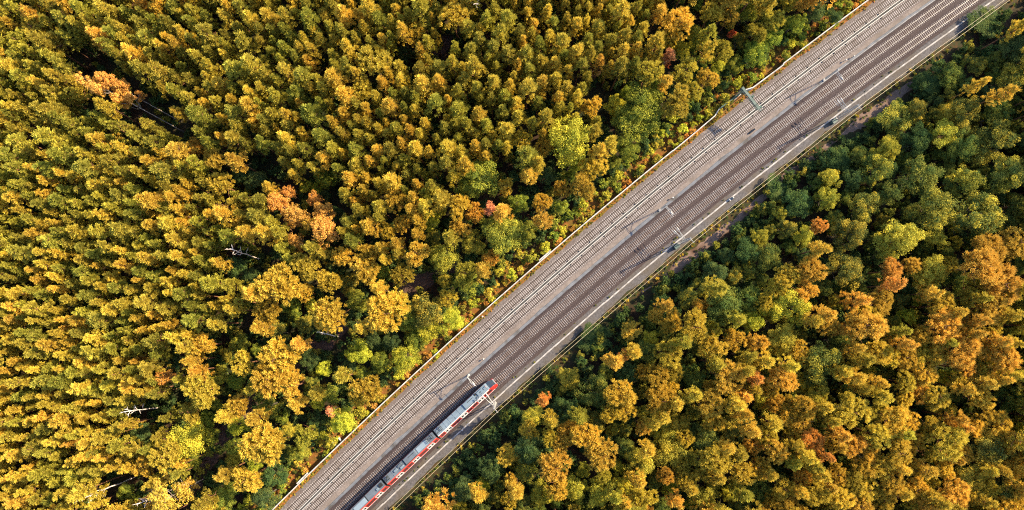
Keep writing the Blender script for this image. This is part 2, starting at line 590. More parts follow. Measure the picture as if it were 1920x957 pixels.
for (px, py), lab in (((568, 897), "wide white gate panel set into the wall near the bottom edge"),
                      ((1022, 481), "wide white gate panel set into the wall near the middle")):
    x, y, rz = on_arc(px, py, 1.9)
    x, y = arc(th_d(x, y)[0], D_W + 0.42)
    t = empty("wall_gate", (x, y, 0), rz, label=lab, category="gate", group="gates in the white wall")
    b = MB()
    b.box(-1.85, 1.85, -0.2, 0.2, 0.0, 2.55, bev=0.02)
    b.build("gate_panel", M['white_con'], t)
    for s in (-1, 1):
        b = MB()
        b.box(s * 1.98 - 0.12, s * 1.98 + 0.12, -0.22, 0.22, 0.0, 2.65, bev=0.02)
        b.build("gate_post", M['white_con'], t)
x, y, rz = on_arc(632, 828, 1.2)
t = empty("niche", (x, y, 0), rz, label="small white three-sided niche built against the back of the wall", category="niche")
b = MB()
b.box(-0.85, 0.85, 0.62, 0.84, 0, 1.5)
b.build("back_wall", M['white_con'], t)
for s in (-1, 1):
    b = MB()
    b.box(s * 0.96 - 0.11, s * 0.96 + 0.11, -0.75, 0.84, 0, 1.5)
    b.build("side_wall", M['white_con'], t)

# ------------------------------------------------------------------ masts and wires
W_TOP = 12.0


def lattice(mb, x, y, z0, z1, w0, w1, r=0.05):
    nlev = 9
    lv = []
    for i in range(nlev + 1):
        f = i / nlev
        ww = (w0 + (w1 - w0) * f) / 2
        z = z0 + (z1 - z0) * f
        lv.append([(x - ww, y - ww, z), (x + ww, y - ww, z), (x + ww, y + ww, z), (x - ww, y + ww, z)])
    for i in range(nlev):
        for k in range(4):
            mb.bar(lv[i][k], lv[i + 1][k], r)
            mb.bar(lv[i][k], lv[i + 1][(k + 1) % 4], r * 0.6)
            mb.bar(lv[i + 1][k], lv[i + 1][(k + 1) % 4], r * 0.5)


mast_info = [((927, 755), "grey lattice mast with crossarm beside the front of the train", False),
             ((1273, 459), "grey lattice mast with teal cabinet at its foot, in the middle of the three", True),
             ((1567, 226), "grey lattice mast with teal cabinet at its foot, nearest the top edge", True)]
mast_th = []
for (px, py), lab, cab in mast_info:
    x, y, rz = on_arc(px, py)
    th = th_d(x, y)[0]
    mast_th.append(th)
    x, y = arc(th, -4.15)
    t = empty("catenary_mast", (x, y, 0), rz, label=lab, category="mast", group="lattice masts right of the train's track")
    b = MB()
    b.box(-0.5, 0.5, -0.5, 0.5, 0.0, 0.5, bev=0.03)
    b.build("footing", M['trough'], t)
    b = MB()
    lattice(b, 0, 0, 0.5, W_TOP + 0.2, 0.75, 0.34, 0.06)
    b.build("lattice_pole", M['steel'], t)
    b = MB()
    b.bar((0, 0.15, W_TOP), (0, -1.55, W_TOP), 0.075)
    b.bar((0, 0.15, W_TOP - 0.7), (0, -1.3, W_TOP - 0.02), 0.05)
    b.build("crossarm", M['steel'], t)
    for yy in (-0.38, -1.25):
        b = MB()
        b.bar((-0.12, yy, W_TOP + 0.08), (-0.12, yy, W_TOP + 0.40), 0.08, n=6)
        b.bar((0.22, yy, W_TOP + 0.08), (0.22, yy, W_TOP + 0.34), 0.07, n=6)
        b.build("insulator", M['insul'], t)
    for s in (-0.55, 0.55):
        b = MB()
        b.bar((s * 0.3, 0.3, 7.4), (s, 4.0, 7.1), 0.06)
        b.bar((s * 0.3, 0.3, 5.9), (s, 3.6, 7.05), 0.05)
        b.build("cantilever_arm", M['steel'], t)
        b = MB()
        b.bar((s, 2.7, 6.0), (s, 4.7, 5.85), 0.05)
        b.bar((s, 2.8, 7.0), (s, 2.8, 6.0), 0.04)
        b.build("registration_arm", M['steel'], t)
        b = MB()
        b.bar((s, 3.4, 7.22), (s, 4.25, 7.16), 0.13, n=6)
        b.build("insulator", M['cover'], t)
    if cab:
        x, y = arc(th + 1.2 * DEG_M, -4.35)
        t = empty("switch_cabinet", (x, y, 0), rz, label="dark teal cabinet at the foot of the " +
                  ("middle" if px < 1400 else "topmost") + " lattice mast", category="cabinet", group="teal cabinets at the masts")
        b = MB()
        b.box(-0.7, 0.7, -0.5, 0.5, 0.05, 1.5, bev=0.03)
        b.build("housing", M['teal_box'], t)
        b = MB()
        b.box(-0.78, 0.78, -0.58, 0.58, 1.505, 1.58, bev=0.05)
        b.build("lid", M['green_steel'], t)
        b = MB()
        b.box(-0.72, -0.705, -0.3, 0.3, 0.3, 1.3)
        b.build("door", M['green_steel'], t)

for (px, py), lab in (((878, 703), "slim grey mast standing between the tracks just ahead of the train"),
                      ((1237, 395), "slim grey mast between the tracks, opposite the middle lattice mast"),
                      ((1543, 150), "slim grey mast between the tracks, nearest the top edge")):
    x, y, rz = on_arc(px, py)
    th = th_d(x, y)[0]
    x, y = arc(th, 6.85)
    t = empty("catenary_mast", (x, y, 0), rz, label=lab, category="mast", group="slim masts between the track pairs")
    b = MB()
    b.box(-0.4, 0.4, -0.32, 0.32, 0.1, 0.6, bev=0.03)
    b.build("footing", M['cover'], t)
    b = MB()
    for s in (-1, 1):
        b.bar((0, s * 0.14, 0.6), (0, s * 0.10, 8.2), 0.075)
    for i in range(9):
        b.bar((0, -0.13, 0.9 + i * 0.8), (0, 0.13, 1.3 + i * 0.8), 0.035)
    b.build("pole", M['steel'], t)
    for s in (-0.35, 0.35):
        b = MB()
        b.bar((0, -0.1, 7.4), (s, -2.9, 7.1), 0.05)
        b.bar((0, -0.1, 6.0), (s, -2.5, 7.05), 0.04)
        b.build("cantilever_arm", M['steel'], t)
    b = MB()
    b.bar((0, -1.9, 6.0), (0, -3.6, 5.85), 0.05)
    b.bar((0, -2.0, 7.1), (0, -2.0, 6.0), 0.04)
    b.build("registration_arm", M['steel'], t)
    b = MB()
    b.bar((0, -2.2, 7.2), (0, -3.2, 7.15), 0.17, n=6)
    b.build("insulator", M['cover'], t)

spans = [mast_th[0] + 2 * (mast_th[0] - mast_th[1]), mast_th[0] + (mast_th[0] - mast_th[1]), *mast_th,
         mast_th[2] + (mast_th[2] - mast_th[1]), mast_th[2] + 2 * (mast_th[2] - mast_th[1])]


def wire(name, d, z, sag, r, m, label, cat, group, dz=0.0):
    b = MB()
    pts = []
    for i in range(len(spans) - 1):
        a, c = Vector(arc(spans[i], d)), Vector(arc(spans[i + 1], d))
        for k in range(12):
            f = k / 12
            p = a.lerp(c, f)
            pts.append((p.x, p.y, z - sag * 4 * f * (1 - f)))
    b.tube(pts, [r] * len(pts), 4)
    return b.build(name, m, label=label, category=cat, group=group)


wire("feeder_wire", -4.53, W_TOP + 0.42, 0.9, 0.034, M['wire'], "golden overhead feeder wire, the one nearer the tracks", "overhead wire", "pair of feeder wires")
wire("feeder_wire", -5.40, W_TOP + 0.42, 0.9, 0.040, M['wire'], "golden overhead feeder wire, the one nearer the trees", "overhead wire", "pair of feeder wires")
for d, nm in ((4.0, "the empty brown track"), (0.0, "the train's track")):
    wire("contact_wire", d, 5.82, 0.0, 0.012, M['copper'], "thin dark contact wire hanging above " + nm, "overhead wire", "contact wires")
    wire("messenger_wire", d, 7.05, 0.9, 0.012, M['copper'], "thin dark sagging wire above the contact wire of " + nm, "overhead wire", "messenger wires")

# signal gantry over the leftmost track
x0, y0 = ground(1376, 184)
x1, y1 = ground(1424, 206, 7.2)
rz = math.atan2(y1 - y0, x1 - x0)
ln = math.hypot(x1 - x0, y1 - y0)
t = empty("signal_gantry", (x0, y0, 0), rz, label="greenish steel signal gantry reaching from the wall over the leftmost track", category="signal gantry")
b = MB()
b.box(-0.6, 0.6, -0.6, 0.6, 0, 0.5, bev=0.04)
b.build("footing", M['trough'], t)
b = MB()
lattice(b, 0, 0, 0.5, 7.2, 0.9, 0.7, 0.08)
b.build("lattice_pole", M['green_steel'], t)
b = MB()
for yy in (-0.38, 0.38):
    for zz in (6.6, 7.3):
        b.bar((-0.5, yy, zz), (ln, yy, zz), 0.07)
for i in range(8):
    xa, xb = -0.5 + (ln + 0.5) * i / 8, -0.5 + (ln + 0.5) * (i + 1) / 8
    for zz in (6.6, 7.3):
        b.bar((xa, -0.38, zz), (xb, 0.38, zz), 0.045)
        b.bar((xa, 0.38, zz), (xa, -0.38, zz), 0.045)
    for yy in (-0.38, 0.38):
        b.bar((xa, yy, 6.6), (xb, yy, 7.3), 0.045)
b.build("beam", M['green_steel'], t)
b = MB()
b.box(-0.4, ln - 0.2, -0.33, 0.33, 7.37, 7.42)
b.build("walkway_grating", M['green_steel'], t)
for xx, yy in ((ln - 0.4, 0.75), (ln * 0.45, 0.85)):
    b = MB()
    b.box(xx - 0.35, xx + 0.35, yy - 0.28, yy + 0.22, 6.5, 7.4, bev=0.05)
    h = b.build("signal_head", M['teal_box'], t)
    b = MB()
    b.box(xx - 0.2, xx + 0.2, yy + 0.23, yy + 0.4, 6.9, 7.2)
    b.build("lamp_hood", M['black'], h)
b = MB()
for k_ in range(6):
    b.box(ln - 1.6 + 0.36 * k_, ln - 1.45 + 0.36 * k_, -0.6, 0.42, 7.43, 7.48)
for q in ((ln - 1.6, -0.6), (ln + 0.5, -0.6), (ln + 0.5, 0.42), (ln - 1.6, 0.42)):
    b.bar((*q, 7.5), (*q, 8.4), 0.04)
b.bar((ln - 1.6, -0.6, 8.4), (ln + 0.5, -0.6, 8.4), 0.04)
b.bar((ln - 1.6, 0.42, 8.4), (ln + 0.5, 0.42, 8.4), 0.04)
b.bar((ln + 0.5, -0.6, 8.4), (ln + 0.5, 0.42, 8.4), 0.04)
b.build("service_basket", M['green_steel'], t)
x, y, rz = on_arc(1383, 181)
t = empty("relay_cabinet", (x, y, 0), rz, label="small white cabinet on the grass below the signal gantry", category="cabinet")
b = MB()
b.box(-0.5, 0.5, -0.22, 0.22, 0.1, 1.3, bev=0.02)
b.build("housing", M['white_con'], t)
b = MB()
b.box(-0.56, 0.56, -0.28, 0.28, 1.305, 1.36, bev=0.03)
b.build("lid", M['white_con'], t)

# small things along the line
x, y, rz = on_arc(1409, 247)
t = empty("cable_box", (x, y, 0), rz, label="long black cable box lying beside the grey cable trough", category="cable box")
b = MB()
b.box(-0.95, 0.95, -0.22, 0.22, 0.2, 0.62, bev=0.03)
b.build("housing", M['black'], t)
b = MB()
b.box(-0.98, 0.98, -0.25, 0.25, 0.625, 0.67, bev=0.02)
b.build("lid", M['glass'], t)
x, y, rz = on_arc(1370, 374)
t = empty("switch_cabinet", (x, y, 0), rz, label="bluish white cabinet with dark lid on the cable trough between two masts", category="cabinet")
b = MB()
b.box(-0.75, 0.75, -0.3, 0.3, 0.1, 0.9, bev=0.03)
b.build("housing", M['cover'], t)
b = MB()
b.box(-0.25, 0.45, -0.34, 0.34, 0.905, 1.1, bev=0.04)
b.build("lid", M['screen'], t)
for (px, py), lab in (((907, 673), "white marker post ahead of the train between the tracks"),
                      ((1598, 108), "white marker post near the top edge, the farther of two close together"),
                      ((1583, 115), "white marker post near the top edge, the nearer of two close together"),
                      ((1260, 372), "white marker post between the tracks close to the middle slim mast"),
                      ((905, 594), "short white post on the grass in front of the wall near the photo's middle"),
                      ((1549, 58), "short white post against the wall near the top edge"),
                      ((867, 806), "white marker post on the pale cable trough beside the front coach")):
    x, y, rz = on_arc(px, py)
    t = empty("marker_post", (x, y, 0), rz, label=lab, category="marker post", group="white marker posts by the tracks")
    b = MB()
    b.bar((0, 0, 0.0), (0, 0, 1.1), 0.09, 0.07, n=6)
    b.build("post", M['white_con'], t)
    b = MB()
    b.box(-0.22, 0.22, -0.2, 0.2, 0.98, 1.22, bev=0.04)
    b.build("cap", M['white_con'], t)

# ------------------------------------------------------------------ the train
NOSE_TH = 132.085
LEAN = math.radians(16.0)          # the bodies lean over their bogies
train = empty("passenger_train", (*arc(NOSE_TH, 0.0), 0), label="red and grey passenger train with white doors on the rightmost track", category="train")
tx, ty = arc(NOSE_TH, 0.0)
# body cross-section, y to the left of travel
ZB, ZS, ZW, ZR = 0.95, 1.5, 3.95, 4.35      # skirt, sill, cantrail, roof
YB, YS, YW, YR = 1.56, 1.62, 1.20, 1.03


def side_pt(x, f, s, off=0.0):
    """Point on the side wall: f 0..1 from sill to cantrail, s = -1 right, +1 left."""
    y = YS + (YW - YS) * f + off
    return (x, s * y, ZS + (ZW - ZS) * f)


def side_panel(x0, x1, f0, f1, s, off=0.012):
    b = MB()
    q = [side_pt(x0, f0, s, off), side_pt(x1, f0, s, off), side_pt(x1, f1, s, off), side_pt(x0, f1, s, off)]
    b.face(q if s < 0 else q[::-1])
    p = [side_pt(x0, f0, s, -0.02), side_pt(x1, f0, s, -0.02), side_pt(x1, f1, s, -0.02), side_pt(x0, f1, s, -0.02)]
    for i in range(4):
        j = (i + 1) % 4
        b.face([q[i], p[i], p[j], q[j]])
    return b


def coach(head_th, length, doors, nose, roof_m, cant_m, units, lab):
    th_mid = head_th + length / 2 * DEG_M
    x, y = arc(th_mid, 0.0)
    c = empty("coach", (x - tx, y - ty, 0.62), math.radians(th_mid) - math.pi / 2)
    c.rotation_mode = 'XYZ'
    c.parent = train
    c["label"] = lab
    Lh = length / 2 - 0.25
    rot = Matrix.Rotation(-LEAN, 4, 'X')

    def part(b, name, m, parent=None, lean=True):
        o = b.build(name, m)
        if lean:
            o.data.transform(rot)
        o.parent = parent or c
        return o
    # shell: lofted sections, the nose slopes back
    secs = [-Lh]
    secs += [Lh] if not nose else [Lh - 2.6, Lh - 1.1, Lh - 0.2, Lh]
    b = MB()
    rings = []
    for i, xx in enumerate(secs):
        if nose and i >= 2:
            k = (0.0, 0.0, 0.10, 0.5, 1.0)[i]
            wf = (1, 1, 0.95, 0.86, 0.78)[i]
            top = (0, 0, 0.55, 1.55, 2.35)[i]
        else:
            wf, top = 1, 0
        zr, zw = max(ZR - top, ZS + 0.12), max(ZW - top, ZS + 0.06)
        ring = [(xx, -YB * wf, ZB), (xx, -YS * wf, ZS), (xx, -YW * wf, zw), (xx, -YR * wf, zr - 0.08), (xx, 0, zr),
                (xx, YR * wf, zr - 0.08), (xx, YW * wf, zw), (xx, YS * wf, ZS), (xx, YB * wf, ZB)]
        rings.append(ring)
    for i in range(len(rings) - 1):
        for j in range(8):
            mi = 0
            if j in (3, 4):
                mi = 1
            if j == 2:
                mi = 2
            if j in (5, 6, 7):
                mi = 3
            if nose and i >= 1 and j in (2, 5):
                mi = 0
            b.face([rings[i][j], rings[i + 1][j], rings[i + 1][j + 1], rings[i][j + 1]][::-1], mi)
    b.face(rings[0], 4)
    b.face(rings[-1][::-1], 0 if nose else 4)
    b.face([rings[0][0], rings[-1][0], rings[-1][8], rings[0][8]], 4)
    part(b, "body", [M['red'], roof_m, cant_m, M['red_shade'], M['black']])
    if nose:
        b = MB()
        r1, r2 = rings[1], rings[2]
        r3 = rings[3]
        q = [Vector(r1[3]) * 0.96 + Vector((0.1, 0, 0.3)), Vector(r2[3]), Vector(r3[3]), Vector(r3[5]), Vector(r2[5]), Vector(r1[5])]
        up = Vector((0.02, 0, 0.05))
        a0, a1 = Vector(r1[3]).lerp(Vector(r2[3]), 0.35) + up, Vector(r1[5]).lerp(Vector(r2[5]), 0.35) + up
        m0, m1 = Vector(r2[3]) + up, Vector(r2[5]) + up
        e0, e1 = Vector(r3[3]) + up, Vector(r3[5]) + up
        mid0, mid1 = Vector(r2[4]) + up, Vector(r3[4]) + up
        am = Vector(r1[4]).lerp(Vector(r2[4]), 0.35) + up
        for p in ((a0, am, mid0, m0), (am, a1, m1, mid0), (m0, mid0, mid1, e0), (mid0, m1, e1, mid1)):
            b.face([tuple(v) for v in p][::-1])
        ws = part(b, "windscreen", M['screen'])
        b = MB()
        b.bar(tuple(am + up), tuple(mid1 + up), 0.05)
        part(b, "windscreen_pillar", M['roof_dark'], ws)
        for s in (-1, 1):
            b = MB()
            b.bar((Lh + 0.0, s * 0.85, ZB + 0.55), (Lh + 0.07, s * 0.85, ZB + 0.55), 0.14, n=8)
            part(b, "headlight", M['tr_white'])
        b = MB()
        b.bar((Lh - 0.1, 0, ZB - 0.1), (Lh + 0.45, 0, ZB - 0.1), 0.2, n=8)
        part(b, "coupler", M['black'])
    # sides
    for s in (-1, 1):
        b = side_panel(-Lh + 0.02, Lh - (1.3 if nose else 0.02), -0.0, 0.10, s, 0.010)
        part(b, "white_stripe", M['tr_white'])
        edges = [-Lh + 0.35] + [v for dd in sorted(doors) for v in (dd - 1.25, dd + 1.25)] + [Lh - (1.9 if nose else 0.35)]
        for dd in doors:
            d = part(side_panel(dd - 1.15, dd + 1.15, 0.04, 0.93, s, 0.022), "door", M['tr_white'])
            for k in (-1, 1):
                part(side_panel(dd + k * 0.56 - 0.36, dd + k * 0.56 + 0.36, 0.36, 0.74, s, 0.032), "door_window", M['glass'], d)
        for i in range(0, len(edges), 2):
            a, e = edges[i], edges[i + 1]
            n = max(1, int((e - a) / 1.9))
            ww = (e - a) / n
            for k in range(n):
                part(side_panel(a + ww * k + 0.18, a + ww * (k + 1) - 0.18, 0.38, 0.76, s, 0.022), "window", M['glass'])
    # roof gear
    for u in units:
        kind, xa, xb = u[0], u[1], u[2]
        if kind == 'ac':
            b = MB()
            b.box(xa, xb, -0.92, 0.92, ZR - 0.06, ZR + 0.28, bev=0.09)
            o = part(b, "roof_unit", roof_m)
            b = MB()
            b.box(xa + 0.35 * (xb - xa), xb - 0.12 * (xb - xa), 0.22, 0.36, ZR + 0.283, ZR + 0.30)
            part(b, "vent_slot", M['black'], o)
            b = MB()
            b.box(xa + 0.1, xb - 0.1, -1.02, -0.94, ZR - 0.02, ZR + 0.10)
            part(b, "side_grille", M['black'], o)
        elif kind == 'box':
            b = MB()
            b.box(xa, xb, u[3], u[4], ZR - 0.05, ZR + 0.24, bev=0.05)
            part(b, "roof_box", M[u[5]])
        elif kind == 'rib':
            b = MB()
            b.box(xa, xb, -0.98, 0.98, ZR - 0.06, ZR + 0.03)
            part(b, "roof_rib", roof_m)
        elif kind == 'seam':
            b = MB()
            b.box(xa, xb, -1.0, 1.0, ZR - 0.07, ZR + 0.03)
            part(b, "roof_seam", M['black'])
        elif kind == 'pale':
            b = MB()
            b.box(xa, xb, -0.8, 0.7, ZR - 0.06, ZR + 0.05, bev=0.03)
            part(b, "roof_panel", M['roof_pale'])
        elif kind == 'panto':
            b = MB()
            for yy in (-0.55, 0.55):
                b.bar((xa, yy, ZR + 0.3), (xb, yy * 0.7, ZR + 0.45), 0.05)
                b.bar((xa, yy, ZR + 0.02), (xa, yy, ZR + 0.32), 0.06)
                b.bar((xb - 0.5, yy, ZR + 0.02), (xb - 0.5, yy, ZR + 0.35), 0.06)
            b.bar((xb, -0.85, ZR + 0.5), (xb, 0.85, ZR + 0.5), 0.06)
            b.bar((xb - 0.35, -0.85, ZR + 0.5), (xb - 0.35, 0.85, ZR + 0.5), 0.06)
            b.bar((xa, -0.6, ZR + 0.35), (xb - 0.3, 0.6, ZR + 0.42), 0.05)
            b.bar((xa, -0.7, ZR + 0.33), (xa, 0.7, ZR + 0.33), 0.07)
            part(b, "pantograph", M['black'])
    # bogies stay upright on the rails
    for bx in (-Lh + 2.6, Lh - (4.0 if nose else 2.6)):
        b = MB()
        b.box(bx - 1.7, bx + 1.7, -1.15, 1.15, 0.28, 0.62, bev=0.08)
        bo = part(b, "bogie", M['black'], None, False)
        for ax in (-1.2, 1.2):
            for s in (-1, 1):
                b = MB()
                b.bar((bx + ax, s * 0.70, 0.44), (bx + ax, s * 0.82, 0.44), 0.44, n=14)
                part(b, "wheel", M['rail_top'], bo, False)
    return c


L1, L2, L3 = 22.4, 19.6, 20.2
h1 = L1 / 2
coach(NOSE_TH, L1, [h1 - 6.4, h1 - 12.9, h1 - 18.9], True, M['roof'], M['tr_white'],
      [('box', h1 - 3.9, h1 - 2.9, -0.35, 0.25, 'roof'), ('box', h1 - 3.2, h1 - 2.8, -0.2, 0.35, 'pink'),
       ('box', h1 - 6.2, h1 - 4.1, -0.62, 0.62, 'roof'), ('box', h1 - 5.5, h1 - 4.8, -0.25, 0.25, 'roof_dark'),
       ('box', h1 - 6.9, h1 - 6.4, 0.2, 0.85, 'black'), ('box', h1 - 6.9, h1 - 6.3, -0.75, -0.35, 'roof_dark'),
       ('ac', h1 - 11.3, h1 - 7.2), ('rib', h1 - 13.4, h1 - 13.3), ('rib', h1 - 15.2, h1 - 15.1), ('rib', h1 - 17.0, h1 - 16.9),
       ('rib', h1 - 18.7, h1 - 18.6), ('panto', h1 - 21.9, h1 - 19.8)],
      "front coach with cab windscreen and pale blue-grey roof")
h2 = L2 / 2
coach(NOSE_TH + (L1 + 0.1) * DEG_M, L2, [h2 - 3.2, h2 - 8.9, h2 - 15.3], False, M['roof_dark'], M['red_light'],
      [('panto', h2 - 0.9, h2 - 2.6), ('pale', h2 - 6.9, h2 - 2.7), ('ac', h2 - 11.6, h2 - 7.3), ('seam', h2 - 11.85, h2 - 11.7),
       ('box', h2 - 13.6, h2 - 12.3, -0.75, -0.2, 'roof'), ('box', h2 - 13.9, h2 - 12.5, 0.15, 0.7, 'roof_dark'), ('box', h2 - 15.6, h2 - 14.4, -0.3, 0.4, 'roof'),
       ('rib', h2 - 16.3, h2 - 16.2), ('panto', h2 - 19.0, h2 - 17.6)],
      "middle coach with darker grey roof and red cantrail")
h3 = L3 / 2
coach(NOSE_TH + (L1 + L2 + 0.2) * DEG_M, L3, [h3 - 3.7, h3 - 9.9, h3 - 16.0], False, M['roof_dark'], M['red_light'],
      [('box', h3 - 1.8, h3 - 0.6, -0.5, 0.5, 'black'), ('box', h3 - 3.0, h3 - 2.2, -0.6, 0.1, 'roof'), ('seam', h3 - 6.8, h3 - 6.6),
       ('pale', h3 - 11.4, h3 - 7.0), ('ac', h3 - 16.5, h3 - 12.0)],
      "rearmost visible coach cut by the picture's lower edge")
for k, tt in enumerate((L1, L1 + L2 + 0.1)):
    th = NOSE_TH + (tt + 0.05) * DEG_M
    x, y = arc(th, 0)
    g = MB()
    for i in range(3):
        g.box(-0.28 + i * 0.2, -0.16 + i * 0.2, -1.05, 1.05, 1.1, 3.9)
    o = g.build("gangway_bellows", M['black'])
    o.data.transform(Matrix.Rotation(-LEAN, 4, 'X'))
    o.parent = train
    o.location = (x - tx, y - ty, 0.62)
    o.rotation_euler = (0, 0, math.radians(th) - math.pi / 2)

# ------------------------------------------------------------------ foliage prototypes
def quad_cloud(name, cen, nor, tan, ln, wd, tuft, m):
    """Many small leaf faces as one mesh: centres, normals, tangents, lengths, widths, and each tuft's tint share."""
    cen, nor, tan = (np.asarray(a, np.float32) for a in (cen, nor, tan))
    n = len(cen)
    tan = tan / (np.linalg.norm(tan, axis=1, keepdims=True) + 1e-9)
    bit = np.cross(nor, tan)
    bit /= (np.linalg.norm(bit, axis=1, keepdims=True) + 1e-9)
    a = tan * np.asarray(ln, np.float32)[:, None] * 0.5
    b = bit * np.asarray(wd, np.float32)[:, None] * 0.5
    v = np.stack([cen - a - b * 0.55, cen + a * 0.25 - b, cen + a, cen + a * 0.25 + b], 1).reshape(-1, 3)
    me = bpy.data.meshes.new(name)
    me.vertices.add(4 * n)
    me.vertices.foreach_set("co", v.ravel())
    me.loops.add(4 * n)
    me.loops.foreach_set("vertex_index", np.arange(4 * n, dtype=np.int32))
    me.polygons.add(n)
    me.polygons.foreach_set("loop_start", np.arange(0, 4 * n, 4, dtype=np.int32))
    at = me.attributes.new("tuft", 'FLOAT', 'POINT')
    at.data.foreach_set("value", np.repeat(np.clip(tuft, 0, 1).astype(np.float32), 4))
    me.materials.append(m)
    me.update()
    me.validate()
    return me


def unit(n, g):
    v = g.normal(size=(n, 3))
    return v / np.linalg.norm(v, axis=1, keepdims=True)


def pine_crown(name, seed, R=2.0, z0=13.0, z1=20.0, lobes=6, tufts=19, per=70, leaf=0.44, wide=False):
    """Scots pine: several lobes of upturned brushes of needles round a leaning axis, uneven in outline, open between the lobes."""
    g = np.random.default_rng(seed)
    C, Nn, T, LN, WD, TU = [], [], [], [], [], []
    L = []
    for i in range(lobes):
        f = (i + 0.5) / lobes
        a = i * 2.39996 + g.normal() * 0.5
        if wide:
            rr = R * 0.66 * math.sqrt(g.uniform(0.1, 1.0))
            z = z1 - (z1 - z0) * (0.22 + 0.55 * (rr / R) ** 2 + 0.22 * g.random())
            L.append((np.array([rr * math.cos(a), rr * math.sin(a), z]), R * g.uniform(0.26, 0.42), (z1 - z0) * 0.20))
        else:
            rr = R * (0.55 * (1 - f) + 0.08) * g.uniform(0.6, 1.15)
            z = z0 + (z1 - z0) * (0.10 + 0.80 * f)
            L.append((np.array([rr * math.cos(a), rr * math.sin(a), z]), R * (0.66 - 0.46 * f) * g.uniform(0.8, 1.2), (z1 - z0) * 0.16))
    for c0, lr, lz in L:
        own = g.beta(1.3, 1.5)
        for k in range(tufts):
            d = unit(1, g)[0]
            d[2] = d[2] * 0.8 + 0.30
            d /= np.linalg.norm(d)
            c = c0 + d * np.array([lr, lr, lz]) * g.uniform(0.55, 1.05)
            out = d + np.array([0, 0, 1.25])
            out /= np.linalg.norm(out)
            size = g.uniform(0.55, 1.15)
            dd = unit(per, g) * 0.55 + out * 0.95
            dd /= np.linalg.norm(dd, axis=1, keepdims=True)
            C.append(c + dd * (size * g.uniform(0.15, 0.9, per))[:, None])
            T.append(dd + unit(per, g) * 0.15)
            Nn.append(d * 1.3 + unit(per, g) * 0.42 + np.array([0, 0, 0.25]))
            LN.append(g.uniform(0.6, 1.3, per) * leaf)
            WD.append(g.uniform(0.7, 1.3, per) * leaf * 0.24)
            TU.append(np.clip(np.full(per, 0.6 * own + 0.4 * g.beta(1.4, 1.6)) + g.normal(size=per) * 0.06, 0, 1))
    return quad_cloud(name, np.concatenate(C), np.concatenate(Nn), np.concatenate(T), np.concatenate(LN), np.concatenate(WD), np.concatenate(TU), M['leaf'])


def broad_crown(name, seed, R=4.5, z0=4.5, z1=14.0, clumps=120, per=115, leaf=0.25, cl=(0.65, 1.15), gap=0.0):
    """Broadleaf crown: big boughs, each carrying clumps of leaves, uneven outline with holes between boughs."""
    g = np.random.default_rng(seed)
    nb = 9
    bough = []
    for i in range(nb):
        a = i * 2.39996 + g.normal() * 0.3
        f = g.uniform(0.15, 1.0)
        r = R * (0.62 * math.sqrt(max(0.0, 1 - (f * 0.85) ** 2))) * g.uniform(0.7, 1.1)
        bough.append((np.array([r * math.cos(a), r * math.sin(a), z0 + (z1 - z0) * (0.30 + 0.52 * f)]), R * g.uniform(0.30, 0.48)))
    bough.append((np.array([g.normal() * 0.3, g.normal() * 0.3, z1 - R * 0.42]), R * 0.42))
    C, Nn, T, LN, WD, TU = [], [], [], [], [], []
    for i in range(clumps):
        c0, br = bough[g.integers(len(bough))]
        d = unit(1, g)[0]
        d[2] = d[2] * 0.75 + 0.22
        c = c0 + d / np.linalg.norm(d) * br * g.uniform(0.55, 1.05)
        s = g.uniform(*cl) * (R / 4.5) ** 0.5
        q = unit(per, g)
        p = c + q * (s * g.uniform(0.3, 1.0, per) ** 0.5)[:, None] * np.array([1, 1, 0.7])
        C.append(p)
        Nn.append(q * 1.7 + unit(per, g) * 0.5 + np.array([0, 0, 0.2]))
        T.append(unit(per, g))
        LN.append(g.uniform(0.7, 1.3, per) * leaf)
        WD.append(g.uniform(0.7, 1.2, per) * leaf * 0.8)
        TU.append(np.clip(np.full(per, g.beta(0.6, 1.15)) + g.normal(size=per) * 0.08, 0, 1))
    return quad_cloud(name, np.concatenate(C), np.concatenate(Nn), np.concatenate(T), np.concatenate(LN), np.concatenate(WD), np.concatenate(TU), M['leaf'])


def tree_trunk(name, seed, h, r, limb_z, limb_r, nl, m, up=0.5):
    g = random.Random(seed)
    b = MB()
    pts, rs = [], []
    ax, ay = g.uniform(-1, 1) * 0.25, g.uniform(-1, 1) * 0.25
    for i in range(7):
        f = i / 6
        pts.append((ax * math.sin(f * 3.0), ay * math.sin(f * 2.4), -0.3 + (h + 0.3) * f))
        rs.append(r * (1.25 if i == 0 else 1.0) * (1 - 0.82 * f))
    b.tube(pts, rs, 7)
    for i in range(nl):
        f = g.uniform(0, 1)
        z = limb_z + (h * 0.95 - limb_z) * f
        a = i * 2.4 + g.uniform(-0.4, 0.4)
        L = limb_r * (1 - 0.65 * f) * g.uniform(0.7, 1.0)
        k = z / h
        x, y = ax * math.sin(k * 3.0), ay * math.sin(k * 2.4)
        p0 = (x, y, z)
        p1 = (x + L * 0.55 * math.cos(a), y + L * 0.55 * math.sin(a), z + L * up * 0.45)
        p2 = (x + L * math.cos(a + 0.2), y + L * math.sin(a + 0.2), z + L * up)
        b.tube([p0, p1, p2], [r * 0.36 * (1 - 0.5 * f), r * 0.22, 0.02], 4)
    return b.mesh(name, m, True)


